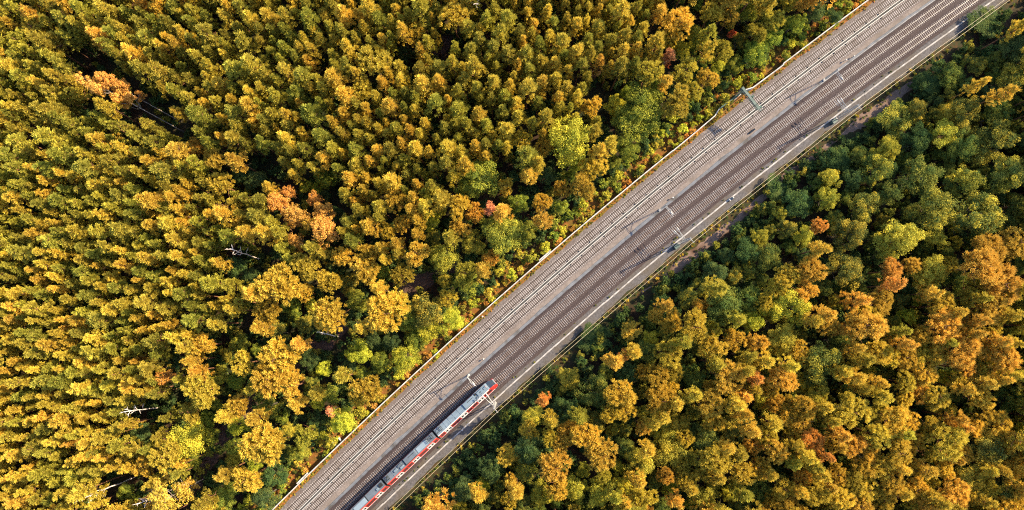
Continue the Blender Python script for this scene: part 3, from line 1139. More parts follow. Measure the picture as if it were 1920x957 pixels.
NPV = 9
PINE = [(pine_crown("pine_crown", 100 + i, R=2.0, z0=10.6 - 0.7 * (i % 3), z1=20.2, lobes=6 + i % 3, tufts=16),
         tree_trunk("pine_trunk", 200 + i, 19.3, 0.22, 12.0, 1.9, 12, M['pine_bark'])) for i in range(NPV)]
WIDE = [(pine_crown("wide_pine_crown", 130 + i, R=4.0, z0=11.0, z1=18.5, lobes=8 + i % 4, tufts=28, per=76, leaf=0.46, wide=True),
         tree_trunk("wide_pine_trunk", 230 + i, 17.6, 0.30, 10.5, 3.7, 16, M['pine_bark'])) for i in range(6)]
OAK = [(broad_crown("oak_crown", 300 + i, clumps=92 + 8 * (i % 3)),
        tree_trunk("oak_trunk", 330 + i, 11.5, 0.34, 3.5, 3.8, 14, M['oak_bark'], 0.7)) for i in range(7)]
BIRCH = [(broad_crown("birch_crown", 400 + i, R=3.2, z0=7, z1=17, clumps=110, per=34, leaf=0.28, cl=(0.45, 0.85)),
          tree_trunk("birch_trunk", 430 + i, 16.0, 0.16, 6.5, 2.9, 22, M['birch_bark'], 1.1)) for i in range(3)]
LEANER = [(broad_crown("birch_crown", 470 + i, R=2.9, z0=4.5, z1=18.5, clumps=150, per=60, leaf=0.26, cl=(0.5, 0.9)),
          tree_trunk("birch_trunk", 480 + i, 17.5, 0.17, 7.0, 1.9, 16, M['birch_bark'], 1.0)) for i in range(2)]
SHRUB = [(broad_crown("shrub_crown", 500 + i, R=1.6, z0=0.1, z1=2.9, clumps=34, per=34, leaf=0.27, cl=(0.5, 0.85)),
          tree_trunk("shrub_stem", 530 + i, 2.0, 0.07, 0.3, 1.1, 6, M['oak_bark'], 0.9)) for i in range(6)]
KIND = {
    'P': (PINE, 2.0, 17.0, "pine_tree", "pine"),
    'W': (WIDE, 4.0, 16.0, "pine_tree", "pine"),
    'O': (OAK, 4.5, 10.5, "oak_tree", "oak"),
    'B': (BIRCH, 3.2, 13.0, "birch_tree", "birch"),
    'S': (SHRUB, 1.6, 1.8, "shrub", "shrub"),
}
KIND_TOP = {'P': 20.0, 'W': 18.5, 'O': 14.0, 'B': 17.0}
TINT = {   # main tint, tint of some tufts (linear albedo)
    'olive': ((0.245, 0.240, 0.042), (0.450, 0.385, 0.058)),
    'yolive': ((0.355, 0.312, 0.048), (0.580, 0.470, 0.066)),
    'gold': ((0.530, 0.395, 0.054), (0.730, 0.530, 0.078)),
    'orange': ((0.560, 0.365, 0.056), (0.730, 0.480, 0.082)),
    'rust': ((0.570, 0.285, 0.060), (0.700, 0.370, 0.084)),
    'pink': ((0.690, 0.280, 0.125), (0.770, 0.370, 0.185)),
    'red': ((0.580, 0.135, 0.060), (0.660, 0.200, 0.090)),
    'yellow': ((0.300, 0.285, 0.042), (0.660, 0.530, 0.062)),
    'lime': ((0.330, 0.345, 0.038), (0.700, 0.620, 0.062)),
    'green': ((0.085, 0.130, 0.034), (0.270, 0.260, 0.042)),
    'fresh': ((0.150, 0.195, 0.034), (0.440, 0.430, 0.050)),
    'dark': ((0.058, 0.104, 0.038), (0.140, 0.180, 0.046)),
    'mixed': ((0.082, 0.120, 0.034), (0.570, 0.450, 0.054)),  # shaded green and sunlit yellow, the light painted into the tuft colours
}
WORD = {'olive': "olive green", 'yolive': "yellow-green", 'gold': "golden", 'orange': "orange", 'rust': "rusty orange", 'pink': "pinkish red", 'red': "bright red",
        'yellow': "yellow", 'lime': "bright yellow-green", 'green': "green", 'fresh': "fresh green", 'dark': "dark green", 'mixed': "green and yellow"}

# ------------------------------------------------------------------ which plant stands where (crown centre and radius in pixels of the photograph)
listed = []


def put(kind, tint, *items):
    for px, py, r in items:
        listed.append((px, py, r, kind, tint))


# right-hand wood
put('W', 'gold', (1185, 620, 22), (1258, 665, 27), (1236, 707, 24), (1164, 741, 27), (1172, 771, 20), (1100, 822, 27), (1030, 822, 18), (1304, 614, 30), (1338, 648, 25),
    (1379, 639, 20), (1381, 758, 16), (1343, 864, 30), (1394, 890, 25), (1423, 877, 20), (1206, 932, 25), (1402, 694, 15), (1769, 573, 25), (1628, 591, 25), (1649, 663, 25),
    (1671, 667, 22), (1701, 671, 22), (1731, 630, 22), (1757, 663, 22), (1511, 764, 25), (1697, 716, 22), (1697, 749, 18), (1679, 790, 28), (1645, 816, 28), (1690, 850, 28),
    (1716, 835, 20), (1623, 880, 22), (1753, 801, 20), (1783, 831, 32), (1876, 794, 22), (1675, 906, 25), (1716, 883, 18), (1720, 917, 22), (1772, 883, 20), (1533, 928, 25),
    (1571, 891, 20), (1578, 936, 25), (1470, 917, 22), (1626, 921, 22), (1660, 936, 22), (1843, 749, 24), (1451, 794, 16), (1515, 857, 16), (1600, 772, 30), (1478, 520, 24),
    (1829, 538, 20), (1899, 831, 22), (1619, 727, 13), (1656, 744, 15), (1240, 752, 26), (1746, 932, 15))
put('W', 'orange', (1230, 595, 17), (1041, 877, 28), (1130, 856, 28), (1206, 801, 18), (1421, 643, 20), (1368, 707, 31), (1334, 758, 28), (1415, 835, 18), (1270, 941, 13),
    (1523, 507, 28), (1540, 469, 15), (1653, 566, 25), (1857, 466, 28), (1847, 502, 38), (1882, 532, 34), (1910, 457, 28), (1860, 578, 30), (1552, 611, 22), (1582, 619, 13),
    (1626, 611, 34), (1772, 611, 30), (1809, 660, 30), (1847, 656, 22), (1884, 671, 30), (1813, 690, 20), (1470, 712, 28), (1727, 738, 18), (1604, 831, 25), (1455, 846, 25),
    (1832, 712, 18), (1791, 932, 30), (1553, 591, 16), (1507, 895, 18))
put('W', 'rust', (1419, 711, 15), (1522, 828, 24), (1537, 424, 17), (1672, 507, 21), (1678, 532, 15), (1019, 750, 12), (1170, 667, 10), (1550, 856, 12))
put('O', 'yellow', (1064, 714, 24), (998, 780, 22), (1198, 873, 30), (1257, 848, 30), (1079, 915, 25), (1126, 924, 28), (1015, 924, 25), (1253, 818, 24), (1270, 797, 24),
    (1326, 932, 30), (1556, 336, 20), (1550, 372, 23), (1463, 399, 14), (1509, 441, 20), (1684, 447, 38), (1741, 513, 34), (1753, 444, 26), (1794, 453, 12), (1781, 210, 20),
    (1662, 281, 25), (1765, 252, 28), (1424, 447, 18), (1462, 637, 33), (1817, 895, 34), (1640, 294, 18), (1511, 719, 24))
put('O', 'lime', (1484, 576, 38))
put('O', 'mixed', (1376, 801, 30), (1544, 682, 42), (1850, 842, 38), (1584, 507, 34), (1640, 319, 30), (1593, 441, 32), (1832, 403, 44), (1885, 328, 36), (1625, 385, 31), (1753, 394, 42), (1868, 268, 38), (1810, 210, 34), (1687, 226, 36),
    (1829, 119, 22), (1807, 341, 30), (1891, 913, 34), (1720, 207, 22), (1113, 790, 24), (1289, 560, 20), (985, 882, 22), (1897, 145, 28))
put('O', 'green', (1355, 575, 38), (1321, 822, 32), (1666, 362, 26), (1722, 331, 36), (1722, 438, 15), (1784, 145, 28), (1804, 274, 30), (1113, 737, 33), (1440, 480, 28), (1402, 560, 28),
    (1300, 710, 26), (1430, 920, 26), (1570, 640, 24), (1870, 215, 26), (1905, 385, 24), (1895, 750, 26))
put('O', 'dark', (1121, 635, 33), (990, 843, 30), (1849, 42, 34), (1900, 95, 30), (1745, 155, 30), (1665, 320, 20), (1060, 770, 24), (1180, 700, 24), (920, 880, 26), (870, 920, 26), (1500, 380, 28),
    (1455, 350, 26), (1570, 300, 28), (1400, 470, 26), (1340, 515, 24), (1720, 265, 28))
put('W', 'gold', (1836, 158, 11), (1888, 174, 15), (1917, 48, 13))
# left of the railway, upper part
put('W', 'gold', (1273, 38, 29), (1255, 65, 20), (1335, 25, 22), (1233, 78, 16), (1110, 197, 18), (1327, 147, 20), (979, 262, 18), (850, 30, 30), (785, 52, 20), (680, 165, 24), (861, 389, 22),
    (1020, 278, 18), (1126, 282, 14), (839, 560, 17), (514, 538, 38), (499, 582, 25), (618, 591, 34), (612, 597, 26), (722, 588, 35), (740, 573, 30), (518, 673, 34), (505, 712, 34),
    (309, 857, 30), (268, 876, 22), (373, 734, 30), (447, 760, 24), (455, 682, 24), (377, 648, 22), (459, 902, 28), (485, 831, 38), (505, 839, 34), (684, 733, 27), (671, 745, 18), (414, 345, 26),
    (725, 432, 18), (797, 385, 15), (690, 422, 15), (756, 419, 19), (740, 375, 24), (643, 482, 22), (687, 475, 22), (615, 526, 22), (568, 548, 18))
put('W', 'yolive', (700, 115, 32), (1220, 135, 26), (1286, 132, 24), (1357, 94, 20), (1270, 187, 27), (571, 500, 25), (872, 513, 24), (753, 516, 20), (640, 707, 16), (60, 50, 24), (30, 75, 24), (1300, 170, 20),
    (1420, 60, 18), (1450, 35, 20))
put('W', 'orange', (781, 475, 24), (680, 507, 25), (544, 724, 28), (497, 700, 18), (417, 891, 15), (400, 295, 22), (365, 275, 18), (440, 300, 16), (55, 25, 14))
put('B', 'rust', (521, 381, 22), (555, 407, 24), (605, 397, 20), (609, 432, 28), (555, 454, 16), (310, 708, 17), (590, 372, 15), (540, 360, 14))
put('B', 'orange', (317, 932, 34), (350, 915, 18), (580, 420, 16))
put('B', 'pink', (919, 391, 14), (1253, 107, 14), (620, 771, 11))
put('O', 'red', (1372, 65, 9), (1251, 122, 6))
put('O', 'lime', (1066, 262, 46), (1075, 300, 26), (350, 824, 38), (642, 788, 27), (761, 673, 28), (574, 350, 14), (671, 661, 26), (1280, 94, 18),
    (800, 620, 26), (1150, 196, 20), (845, 600, 24), (595, 352, 12))
put('O', 'yellow', (887, 454, 24), (834, 482, 30))
put('O', 'mixed', (797, 585, 36))
put('O', 'fresh', (1208, 205, 42), (1180, 238, 36), (903, 338, 38), (941, 441, 38), (965, 430, 24), (557, 848, 20), (780, 640, 22), (421, 932, 25), (1230, 170, 18), (870, 530, 22), (770, 600, 26),
    (990, 430, 20), (880, 350, 26), (1415, 100, 24), (1445, 75, 22), (1400, 25, 22), (1490, 45, 22), (1175, 280, 22), (610, 335, 20), (240, 925, 20))
put('O', 'dark', (497, 933, 26), (514, 890, 24), (590, 788, 18), (328, 678, 20), (261, 816, 22), (578, 678, 20), (1530, 20, 20), (1565, 30, 16), (630, 400, 16), (440, 500, 22), (470, 520, 20),
    (1025, 330, 20), (700, 640, 20), (735, 640, 20), (655, 690, 16), (760, 100, 16), (600, 120, 16), (150, 210, 16), (480, 340, 20), (450, 330, 18), (610, 370, 14))

# places left open or dark in the photograph
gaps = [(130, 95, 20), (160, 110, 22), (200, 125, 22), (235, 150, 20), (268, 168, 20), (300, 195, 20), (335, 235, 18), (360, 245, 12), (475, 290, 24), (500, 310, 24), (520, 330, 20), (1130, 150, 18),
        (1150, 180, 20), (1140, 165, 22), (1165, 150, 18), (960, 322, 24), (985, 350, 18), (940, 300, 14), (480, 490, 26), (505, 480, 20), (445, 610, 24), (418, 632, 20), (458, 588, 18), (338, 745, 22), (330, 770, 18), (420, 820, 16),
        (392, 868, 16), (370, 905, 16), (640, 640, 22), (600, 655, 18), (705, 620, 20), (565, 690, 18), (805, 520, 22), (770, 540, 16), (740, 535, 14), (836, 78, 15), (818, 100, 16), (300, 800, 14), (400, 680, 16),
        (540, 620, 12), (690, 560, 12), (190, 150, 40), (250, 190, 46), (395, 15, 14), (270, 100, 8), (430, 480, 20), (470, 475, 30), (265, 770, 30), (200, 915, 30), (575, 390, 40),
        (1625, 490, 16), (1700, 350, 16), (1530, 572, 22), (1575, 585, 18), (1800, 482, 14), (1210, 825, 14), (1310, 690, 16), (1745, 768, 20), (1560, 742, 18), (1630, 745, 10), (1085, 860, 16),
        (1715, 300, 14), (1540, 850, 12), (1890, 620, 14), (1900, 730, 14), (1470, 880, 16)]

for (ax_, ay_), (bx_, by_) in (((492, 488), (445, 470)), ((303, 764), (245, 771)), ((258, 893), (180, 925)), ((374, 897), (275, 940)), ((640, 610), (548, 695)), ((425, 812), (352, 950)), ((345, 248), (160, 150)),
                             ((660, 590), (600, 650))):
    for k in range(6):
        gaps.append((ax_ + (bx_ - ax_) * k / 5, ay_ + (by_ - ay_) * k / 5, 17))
crowns = []                        # px, py, r, kind, tint


def far_enough(px, py, r, pack):
    for (qx, qy, qr, *_k) in crowns:
        if (px - qx) ** 2 + (py - qy) ** 2 < ((r + qr) * pack) ** 2:
            return False
    return True


for it in listed:
    crowns.append(it)

# the plantation left of the line: everything above this limit is dense pine
lim = [(-80, 1040), (330, 1040), (345, 900), (330, 800), (340, 700), (420, 600), (470, 560), (560, 480), (640, 460), (700, 500), (760, 470), (800, 410), (850, 330), (900, 300), (990, 300), (1060, 200), (1110, 260),
       (1170, 130), (1240, 110), (1210, 60), (1260, -40)]


def inside(px, py, poly):
    c = False
    j = len(poly) - 1
    for i in range(len(poly)):
        xi, yi = poly[i]
        xj, yj = poly[j]
        if (yi > py) != (yj > py) and px < (xj - xi) * (py - yi) / (yj - yi) + xi:
            c = not c
        j = i
    return c


plant_poly = [(-80, -60)] + [(-80, 1040)] + lim[1:] + [(1260, -60)]
tr_ = random.Random(21)


def gold_share(px, py):
    g = 0.30 + 0.50 * min(1, max(0, (px - 150) / 850)) + 0.45 * min(1, max(0, (py - 250) / 450)) * (1 - min(1, px / 1100))
    return min(1, g)


for t in range(60000):
    px, py = tr_.uniform(-70, 1290), tr_.uniform(-55, 1010)
    if not inside(px, py, plant_poly):
        continue
    r = tr_.triangular(8.0, 22.0, 11.5)
    if any((px - a) ** 2 + (py - b) ** 2 < (c + r * 0.35) ** 2 for a, b, c in gaps):
        continue
    if not far_enough(px, py, r, tr_.uniform(0.76, 1.0)):
        continue
    gs = gold_share(px, py)
    u = tr_.random()
    tint = 'gold' if u < gs * 0.62 else 'yolive' if u < 0.42 + gs * 0.45 else 'olive'
    if tr_.random() < 0.02:
        tint = 'orange'
    crowns.append((px, py, r, 'P', tint))

# mixed strip left of the line and wood on the right
for t in range(60000):
    px, py = tr_.uniform(300, 2010), tr_.uniform(-50, 1010)
    x, y = ground(px, py, 11)
    d = th_d(x, y)[1]
    if -14.0 < d < 25 or inside(px, py, plant_poly):
        continue
    left = d > 0
    if any((px - a) ** 2 + (py - b) ** 2 < (c + 6) ** 2 for a, b, c in gaps):
        continue
    u = tr_.random()
    if left:
        kind, tint = ('O', tr_.choice(['lime', 'fresh', 'fresh', 'mixed', 'yellow'])) if u < 0.55 else ('W', tr_.choice(['gold', 'yolive', 'orange']))
    else:
        low = min(1, max(0, (py - 480) / 330)) * min(1, max(0.25, (px - 900) / 700))
        if u < low * 0.58:
            kind, tint = 'W', tr_.choice(['gold', 'gold', 'gold', 'orange', 'yolive'])
        else:
            kind, tint = 'O', (tr_.choice(['yellow', 'mixed', 'lime', 'green']) if py > 560 else tr_.choice(['dark', 'green', 'mixed', 'green']))
    r = tr_.uniform(13, 24)
    if not far_enough(px, py, r, 0.80 if left or kind == 'O' else 0.66):
        continue
    crowns.append((px, py, r, kind, tint))

PATHPX = [(1225, 524), (1250, 503), (1275, 492), (1290, 484), (1305, 474), (1325, 458), (1345, 442), (1366, 424), (1386, 406), (1402, 392), (1418, 378), (1585, 243), (1600, 235), (1612, 229),
          (1634, 214), (1650, 204), (1662, 193), (1680, 180)]
# shrubs on both edges of the railway
shr = []
for t in range(30000):
    th = tr_.uniform(TH1 + 0.4, TH0 - 0.2)
    if tr_.random() < 0.5:
        d = tr_.uniform(19.0, 26.0)
        px, py = pixel(*arc(th, d), 1.5)
        s = 0.5 + 0.5 * math.sin(px * 0.021 + 1.0) * math.cos(px * 0.0083)
        dens = 0.55 + 0.6 * (d > 20.0) + (0.5 if px > 1050 else 0) - (0.6 if s < 0.3 and d < 22.5 and px < 1250 else 0)
        tint = tr_.choice(['lime', 'lime', 'fresh', 'fresh', 'yellow']) if px > 1000 or tr_.random() < 0.7 else tr_.choice(['yellow', 'orange', 'gold'])
        r = tr_.uniform(6, 13)
    else:
        d = -tr_.uniform(8.2, 20.0)
        px, py = pixel(*arc(th, d), 1.5)
        dens = 1.0
        tint = tr_.choice(['dark', 'dark', 'dark', 'green'])
        r = tr_.uniform(7, 14)
    if not (-40 < px < 1960 and -40 < py < 1000) or tr_.random() > dens:
        continue
    if d < 0 and (any((px - a) ** 2 + (py - b) ** 2 < (r + 9) ** 2 for a, b in ((1250, 503), (1275, 492), (1295, 480), (1320, 462), (1345, 442), (1386, 406), (1415, 380), (1585, 240), (1605, 232), (1634, 214), (1662, 193), (1682, 180)))
                  or (d > -10.5 and tr_.random() < 0.6)):
        continue
    if any((px - a) ** 2 + (py - b) ** 2 < ((r + c) * 0.68) ** 2 for a, b, c, *_k in shr):
        continue
    shr.append((px, py, r, 'S', tint))
shr = shr[:290]
crowns += shr

# ------------------------------------------------------------------ plants as objects
marks = [((928, 722), "nose of the train"), ((1393, 168), "signal gantry"), ((927, 755), "mast by the train"), ((1273, 459), "middle lattice mast"), ((1567, 226), "topmost lattice mast"),
         ((632, 828), "white niche"), ((568, 897), "lower wall gate"), ((1022, 481), "middle wall gate"), ((1253, 107), "pinkish red birch"), ((1372, 65), "bright red tree"),
         ((265, 770), "dead birch pointing left"), ((200, 915), "pinkish dead birch"), ((475, 473), "dead birch in the dark gap"), ((220, 180), "leaning rusty birch")]
seen_labels = set()


def place_words(px, py):
    ax, ay = px / 1920 * 100, py / 957 * 100
    for (mx, my), nm in marks:
        dd = math.hypot(px - mx, py - my)
        if 12 < dd < 48:
            a = math.degrees(math.atan2(my - py, px - mx)) % 360
            w_ = ["right of", "above and right of", "above", "above and left of", "left of", "below and left of", "below", "below and right of"][int((a + 22.5) // 45) % 8]
            return w_ + " the " + nm
    return None


def plant_label(px, py, r, kind, tint):
    base = KIND[kind][4]
    if kind == 'P':
        form = ("slim " if r < 12 else "" if r < 15 else "full-crowned ") + WORD[tint] + " pine in dense stand"
    elif kind == 'W':
        form = ("small " if r < 18 else "" if r < 26 else "broad ") + WORD[tint] + " rounded pine"
    elif kind == 'S':
        form = ("low " if r < 9 else "") + WORD[tint] + " shrub beside the railway"
    else:
        form = ("small " if r < 20 else "" if r < 30 else "broad ") + WORD[tint] + (" broadleaf tree" if kind == 'O' else " birch")
    pw = place_words(px, py)
    out = form + " " + pw if pw else None
    if not out or out in seen_labels:
        out = f"{form}, {max(0, min(100, round(px / 19.2)))}% across, {max(0, min(100, round(py / 9.57)))}% down the photo"
    if out in seen_labels:
        out = f"{form}, {px / 19.2:.1f}% across, {py / 9.57:.1f}% down"
    out = out.replace(" and right of", "-right of").replace(" and left of", "-left of") if len(out.split()) > 15 else out
    seen_labels.add(out)
    return out


GROUPS = {'P': "pines of the dense stand", 'W': "broad pines of the mixed wood", 'O': "broadleaf trees of the mixed wood", 'B': "birches of the mixed wood", 'S': "shrubs along the railway"}


def tints(tint, g):
    a, b = TINT[tint]
    k = g.uniform(0.84, 1.18)
    h = g.uniform(-0.06, 0.06)
    f = lambda c: (c[0] * k * (1 + h), c[1] * k * (1 - h * 0.6), c[2] * k)
    return f(a), f(b)


def plant(px, py, r, kind, tint, label, tilt=None, lift=None):
    protos, R, hc, nm, cat = KIND[kind]
    sc = r / 6.49 / R * (1.0 - 0.0)
    if kind == 'P':
        sc = (0.72 + 0.28 * sc) * rnd.uniform(0.9, 1.1)
    if kind == 'W':
        sc = 0.45 + 0.55 * sc
    if kind == 'O':
        sc = 0.28 + 0.72 * sc
    if kind == 'B':
        sc = 0.55 + 0.5 * sc
    gx, gy = ground(px, py, hc * sc)
    dd = th_d(gx, gy)[1]
    if dd < 0 and kind != 'S':                  # low growth next to the line, taller further in
        sc = min(sc, max(0.2, (-dd - 7.0) * 1.25 / KIND_TOP[kind]))
    xy = r / 6.49 / R / sc * 1.06               # crown a little slimmer or wider than the height alone
    hh = hc * sc
    x, y = ground(px, py, hh)
    cm, tm = protos[int(rnd.random() * len(protos))]
    e = empty(nm, (x, y, 0), rnd.uniform(0, 6.283), label=label, category=cat, group=GROUPS[kind])
    if tilt:
        e.rotation_euler = tilt
    ta, tb = tints(tint, rnd)
    for me, pn in ((cm, "crown"), (tm, "trunk" if kind != 'S' else "stem")):
        o = bpy.data.objects.new(pn, me)
        COL.objects.link(o)
        o.parent = e
        o.scale = (sc * xy, sc * xy, sc)
        if pn == "crown":
            o["tint_a"] = ta
            o["tint_b"] = tb
    return e


vis = [c for c in crowns if -25 - c[2] < c[0] < 1945 + c[2] and -25 - c[2] < c[1] < 982 + c[2]]
pines = sorted([c for c in vis if c[3] in 'PW' and -5 < c[0] < 1925 and -5 < c[1] < 962], key=lambda c: -c[2])[:300]
pset = set(pines)
rest = []
cnt = {}
oaks = sorted([c for c in vis if c[3] == 'O' and -5 < c[0] < 1925 and -5 < c[1] < 962], key=lambda c: -c[2])[:298]
oset = set(oaks)
rest_o = []
for c in vis:
    if c[3] in 'PW' and c not in pset:
        rest.append(c)
        continue
    if c[3] == 'O' and c not in oset:
        rest_o.append(c)
        continue
    cnt[c[3]] = cnt.get(c[3], 0) + 1
    plant(*c, plant_label(*c))
print("PLANTS", cnt, "mass pines", len(rest))

# leaning rusty birch in the dark gap of the plantation
bx, by = ground(345, 248, 0)
for i, (ox, oy, sx, sz, tl, lab) in enumerate(((0, 0, 1.1, 1.55, 40, "long rusty birch leaning out of the dark gap at upper left"),
                                              (-1.0, 3.0, 1.0, 1.3, 34, "second rusty birch leaning beside the longer leaning one"))):
    e = plant(345, 248, 20, 'B', 'rust', lab)
    e.location = (bx + ox, by + oy, 0)
    axis = Vector((0, 0, 1)).cross(Vector((-0.896, 0.446, 0)))
    e.rotation_mode = 'QUATERNION'
    e.rotation_quaternion = Matrix.Rotation(math.radians(tl), 3, axis).to_quaternion()
    for ch, me in zip(sorted(e.children, key=lambda o: o.name), LEANER[i]):
        ch.data = me
        ch.scale = (sx, sx, sz)


# bare dead birches
def dead_tree(bpx, bpy_, tpx, tpy, h_top, seed, label, spread=1.0):
    g = random.Random(seed)
    x0, y0 = ground(bpx, bpy_, 0)
    x1, y1 = ground(tpx, tpy, h_top)
    t = empty("dead_birch_tree", (x0, y0, 0), label=label, category="dead tree", group="bare dead birches")
    top = Vector((x1 - x0, y1 - y0, h_top))
    b = MB()
    pts = [top * (i / 6) + Vector((g.uniform(-1, 1), g.uniform(-1, 1), 0)) * 0.12 for i in range(7)]
    b.tube(pts, [0.22, 0.20, 0.18, 0.16, 0.13, 0.10, 0.05], 6)
    b.build("trunk", M['dead_wood'], t, True)
    ax = top.normalized()
    u = ax.orthogonal().normalized()
    v = ax.cross(u)
    for i in range(11):
        f = 0.52 + 0.46 * i / 10
        a = i * 2.4 + g.uniform(-0.4, 0.4)
        L = (3.4 * (1.15 - f) + 1.5) * spread * g.uniform(0.7, 1.1)
        sd = u * math.cos(a) + v * math.sin(a)
        p0 = top * f
        p1 = p0 + (ax * 0.8 + sd * 0.55) * L * 0.5
        p2 = p1 + (ax * 0.55 + sd * 0.75) * L * 0.5
        b = MB()
        b.tube([p0, p1, p2], [0.085, 0.06, 0.03], 4)
        for k in range(2):
            s2 = (sd + (u if k else v) * g.uniform(-0.9, 0.9)).normalized()
            b.tube([p1, p1 + (ax * 0.5 + s2 * 0.7) * L * 0.35], [0.06, 0.025], 4)
        b.build("branch", M['dead_wood'], t)
    return t


dead_tree(492, 488, 430, 466, 20, 1, "bare white dead tree in the dark green gap near the left stand's edge", 0.9)
dead_tree(303, 764, 232, 772, 21, 2, "bare white dead tree with branches pointing left, above two others", 0.8)
dead_tree(258, 893, 152, 936, 21, 3, "bare pinkish white dead tree nearest the lower left corner", 1.2)
dead_tree(374, 897, 256, 946, 21, 4, "bare pale dead tree lying across the orange birch near the bottom", 1.1)
dead_tree(893, 24, 893, 6, 20, 5, "bare grey dead pine top at the upper edge of the picture", 0.7)
dead_tree(634, 632, 594, 622, 12, 6, "short pink bare trunk leaning over the earth track", 0.3)

# ------------------------------------------------------------------ masses nobody could count
def mass(name, pts, protos, label=None):
    """One object: plants set on a point cloud by geometry nodes, each with its own size, turn and tint."""
    me = bpy.data.meshes.new(name)
    me.from_pydata([p[0] for p in pts], [], [])
    for an, ty, k in (("sc", 'FLOAT_VECTOR', 1), ("rz", 'FLOAT', 2), ("tint_a", 'FLOAT_VECTOR', 3), ("tint_b", 'FLOAT_VECTOR', 4), ("pick", 'INT', 5)):
        at = me.attributes.new(an, ty, 'POINT')
        if ty == 'FLOAT_VECTOR':
            at.data.foreach_set("vector", np.array([p[k] for p in pts], np.float32).ravel())
        elif ty == 'INT':
            at.data.foreach_set("value", np.array([p[k] for p in pts], np.int32))
        else:
            at.data.foreach_set("value", np.array([p[k] for p in pts], np.float32))
    o = bpy.data.objects.new(name, me)
    COL.objects.link(o)
    o["kind"] = "stuff"
    ng = bpy.data.node_groups.new(name, 'GeometryNodeTree')
    ng.interface.new_socket("Geometry", in_out='INPUT', socket_type='NodeSocketGeometry')
    ng.interface.new_socket("Geometry", in_out='OUTPUT', socket_type='NodeSocketGeometry')
    gi = ng.nodes.new("NodeGroupInput")
    go = ng.nodes.new("NodeGroupOutput")
    join = ng.nodes.new("GeometryNodeJoinGeometry")
    lk = ng.links

    def attr(an, ty):
        n = ng.nodes.new("GeometryNodeInputNamedAttribute")
        n.data_type = ty
        n.inputs[0].default_value = an
        return n.outputs[0]
    comb = ng.nodes.new("ShaderNodeCombineXYZ")
    lk.new(attr("rz", 'FLOAT'), comb.inputs[2])
    sc = attr("sc", 'FLOAT_VECTOR')
    pick = attr("pick", 'INT')
    for k, pair in enumerate(protos):
        cmp_ = ng.nodes.new("FunctionNodeCompare")
        cmp_.data_type = 'INT'
        cmp_.operation = 'EQUAL'
        ia = [s for s in cmp_.inputs if s.type == 'INT']
        lk.new(pick, ia[0])
        ia[1].default_value = k
        for src in pair:
            oi = ng.nodes.new("GeometryNodeObjectInfo")
            oi.inputs[0].default_value = src
            oi.inputs[1].default_value = True
            oi.transform_space = 'ORIGINAL'
            geo = oi.outputs['Geometry']
            sm = ng.nodes.new("GeometryNodeSetMaterial")
            lk.new(geo, sm.inputs['Geometry'])
            base = src.data.materials[0]
            sm.inputs['Material'].default_value = M['leaf_mass'] if base == M['leaf'] else base
            ip = ng.nodes.new("GeometryNodeInstanceOnPoints")
            lk.new(gi.outputs[0], ip.inputs['Points'])
            lk.new(cmp_.outputs[0], ip.inputs['Selection'])
            lk.new(sm.outputs[0], ip.inputs['Instance'])
            lk.new(comb.outputs[0], ip.inputs['Rotation'])
            lk.new(sc, ip.inputs['Scale'])
            lk.new(ip.outputs[0], join.inputs[0])
    lk.new(join.outputs[0], go.inputs[0])
    md = o.modifiers.new("plants", 'NODES')
    md.node_group = ng
    return o


def proto_objs(prefix, protos):
    """Objects already standing in the scene that use each prototype's meshes."""
    out = []
    for cm, tm in protos:
        co = next((o for o in bpy.data.objects if o.data == cm), None)
        to = next((o for o in bpy.data.objects if o.data == tm), None)
        if co and to:
            out.append((co, to))
    return out


# the wood goes on beyond the frame on all sides
px_ = -380
while px_ < 2300:
    py_ = -380
    while py_ < 1340:
        if not (-45 < px_ < 1965 and -45 < py_ < 1002):
            a, b = px_ + rnd.uniform(-9, 9), py_ + rnd.uniform(-9, 9)
            d = th_d(*ground(a, b, 12))[1]
            if d > 26 and (a < 900 or rnd.random() < 0.5):
                rest.append((a, b, rnd.uniform(11, 17), 'P', rnd.choice(['gold', 'yolive', 'olive'])))
            elif d > 24 or d < -17:
                if rnd.random() < 0.5:
                    rest_o.append((a, b, rnd.uniform(14, 24), 'O', rnd.choice(['yellow', 'mixed', 'green', 'lime'])))
                else:
                    rest.append((a, b, rnd.uniform(13, 20), 'P', rnd.choice(['gold', 'orange', 'yolive'])))
        py_ += 29
    px_ += 29
pp = proto_objs("pine", PINE)
pts = []
for (px, py, r, kind, tint) in rest:
    R, hc = (2.0, 17.0)
    sc = (0.72 + 0.28 * r / 6.49 / R) * rnd.uniform(0.9, 1.1)
    xy = r / 6.49 / R * 1.06
    x, y = ground(px, py, hc * sc)
    ta, tb = tints(tint, rnd)
    pts.append(((x, y, 0), (xy, xy, sc), rnd.uniform(0, 6.283), ta, tb, rnd.randrange(len(pp))))
mass("pine_plantation", pts, pp)

op = proto_objs("oak", OAK)
pts = []
for (px, py, r, kind, tint) in rest_o:
    sc = 0.28 + 0.72 * r / 6.49 / 4.5
    xy = r / 6.49 / 4.5 * 1.06
    x, y = ground(px, py, 10.5 * sc)
    d = th_d(x, y)[1]
    if d < 0:
        sc = min(sc, max(0.2, (-d - 7.0) * 1.25 / 14.0))
    ta, tb = tints(tint, rnd)
    pts.append(((x, y, 0), (xy, xy, sc), rnd.uniform(0, 6.283), ta, tb, rnd.randrange(len(op))))
mass("broadleaf_wood", pts, op)

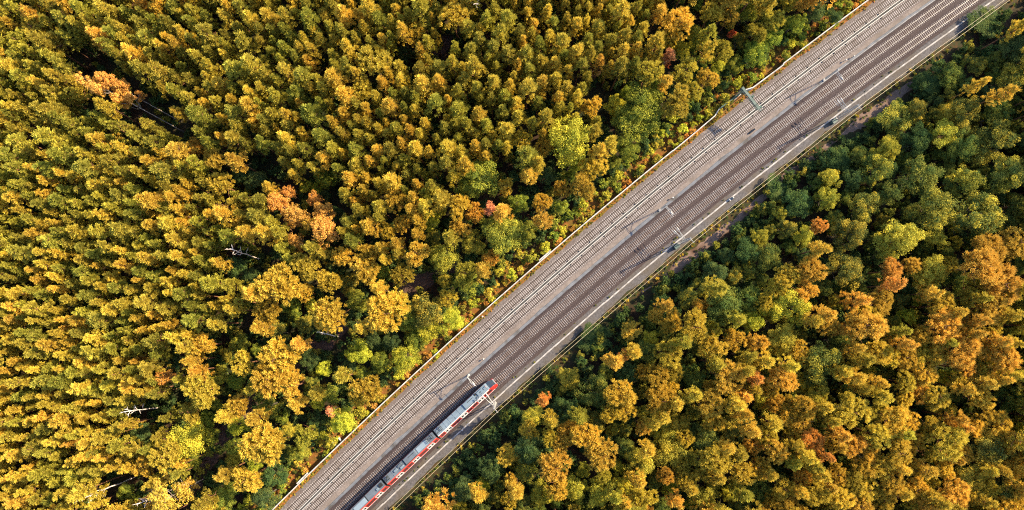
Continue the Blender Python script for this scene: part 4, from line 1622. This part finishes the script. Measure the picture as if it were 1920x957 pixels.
sp = proto_objs("shrub", SHRUB)
pts = []
for t in range(13500):
    px, py = rnd.uniform(-160, 2080), rnd.uniform(-160, 1120)
    x, y = ground(px, py, 1.0)
    d = th_d(x, y)[1]
    if -8.6 < d < 22:
        continue
    if d < 0 and any((px - a) ** 2 + (py - b) ** 2 < 13 ** 2 for a, b in PATHPX):
        continue
    dense = inside(px, py, plant_poly)
    if dense and rnd.random() < 0.35:
        continue
    if any((px - a) ** 2 + (py - b) ** 2 < 12 ** 2 for a, b in ((420, 820), (395, 860), (368, 910), (600, 650), (570, 672), (640, 610), (836, 78), (818, 100), (805, 520), (770, 540), (450, 785))):
        continue
    s = rnd.uniform(0.5, 1.25)
    ta, tb = tints(rnd.choice(['dark', 'dark', 'dark', 'green', 'olive'] if not dense else ['dark', 'dark', 'olive']), rnd)
    pts.append(((x, y, 0), (s, s, s * rnd.uniform(0.8, 1.5)), rnd.uniform(0, 6.283), ta, tb, rnd.randrange(len(sp))))
mass("undergrowth", pts, sp)

# bracken and grass tufts on the verges: tiny shrubs by the hundred
pts = []
for t in range(4200):
    th = rnd.uniform(TH1, TH0)
    u = rnd.random()
    if u < 0.34:
        d, cols, s, z = rnd.triangular(16.0, 17.5, 16.9), ['olive', 'olive', 'rust', 'yolive', 'green'], rnd.uniform(0.07, 0.20), 0.1
    elif u < 0.74:
        d, cols, s, z = rnd.uniform(18.9, 23.5), ['rust', 'rust', 'orange', 'yolive', 'green', 'lime'], rnd.uniform(0.14, 0.40), 0.0
    elif u < 0.78:
        d, cols, s, z = rnd.uniform(17.95, 18.7), ['green', 'lime', 'yolive', 'rust'], rnd.uniform(0.45, 0.95), 0.0
    elif u < 0.975:
        d, cols, s, z = -rnd.triangular(5.6, 9.8, 6.5), ['olive', 'gold', 'green', 'dark'], rnd.uniform(0.12, 0.34), 0.05
    else:
        d, cols, s, z = -rnd.triangular(2.2, 3.2, 2.8), ['green', 'dark', 'olive'], rnd.uniform(0.06, 0.24), 0.16
    x, y = arc(th, d)
    ta, tb = tints(rnd.choice(cols), rnd)
    pts.append(((x, y, z), (s, s, s * 0.8), rnd.uniform(0, 6.283), ta, tb, rnd.randrange(len(sp))))
mass("bracken", pts, sp)
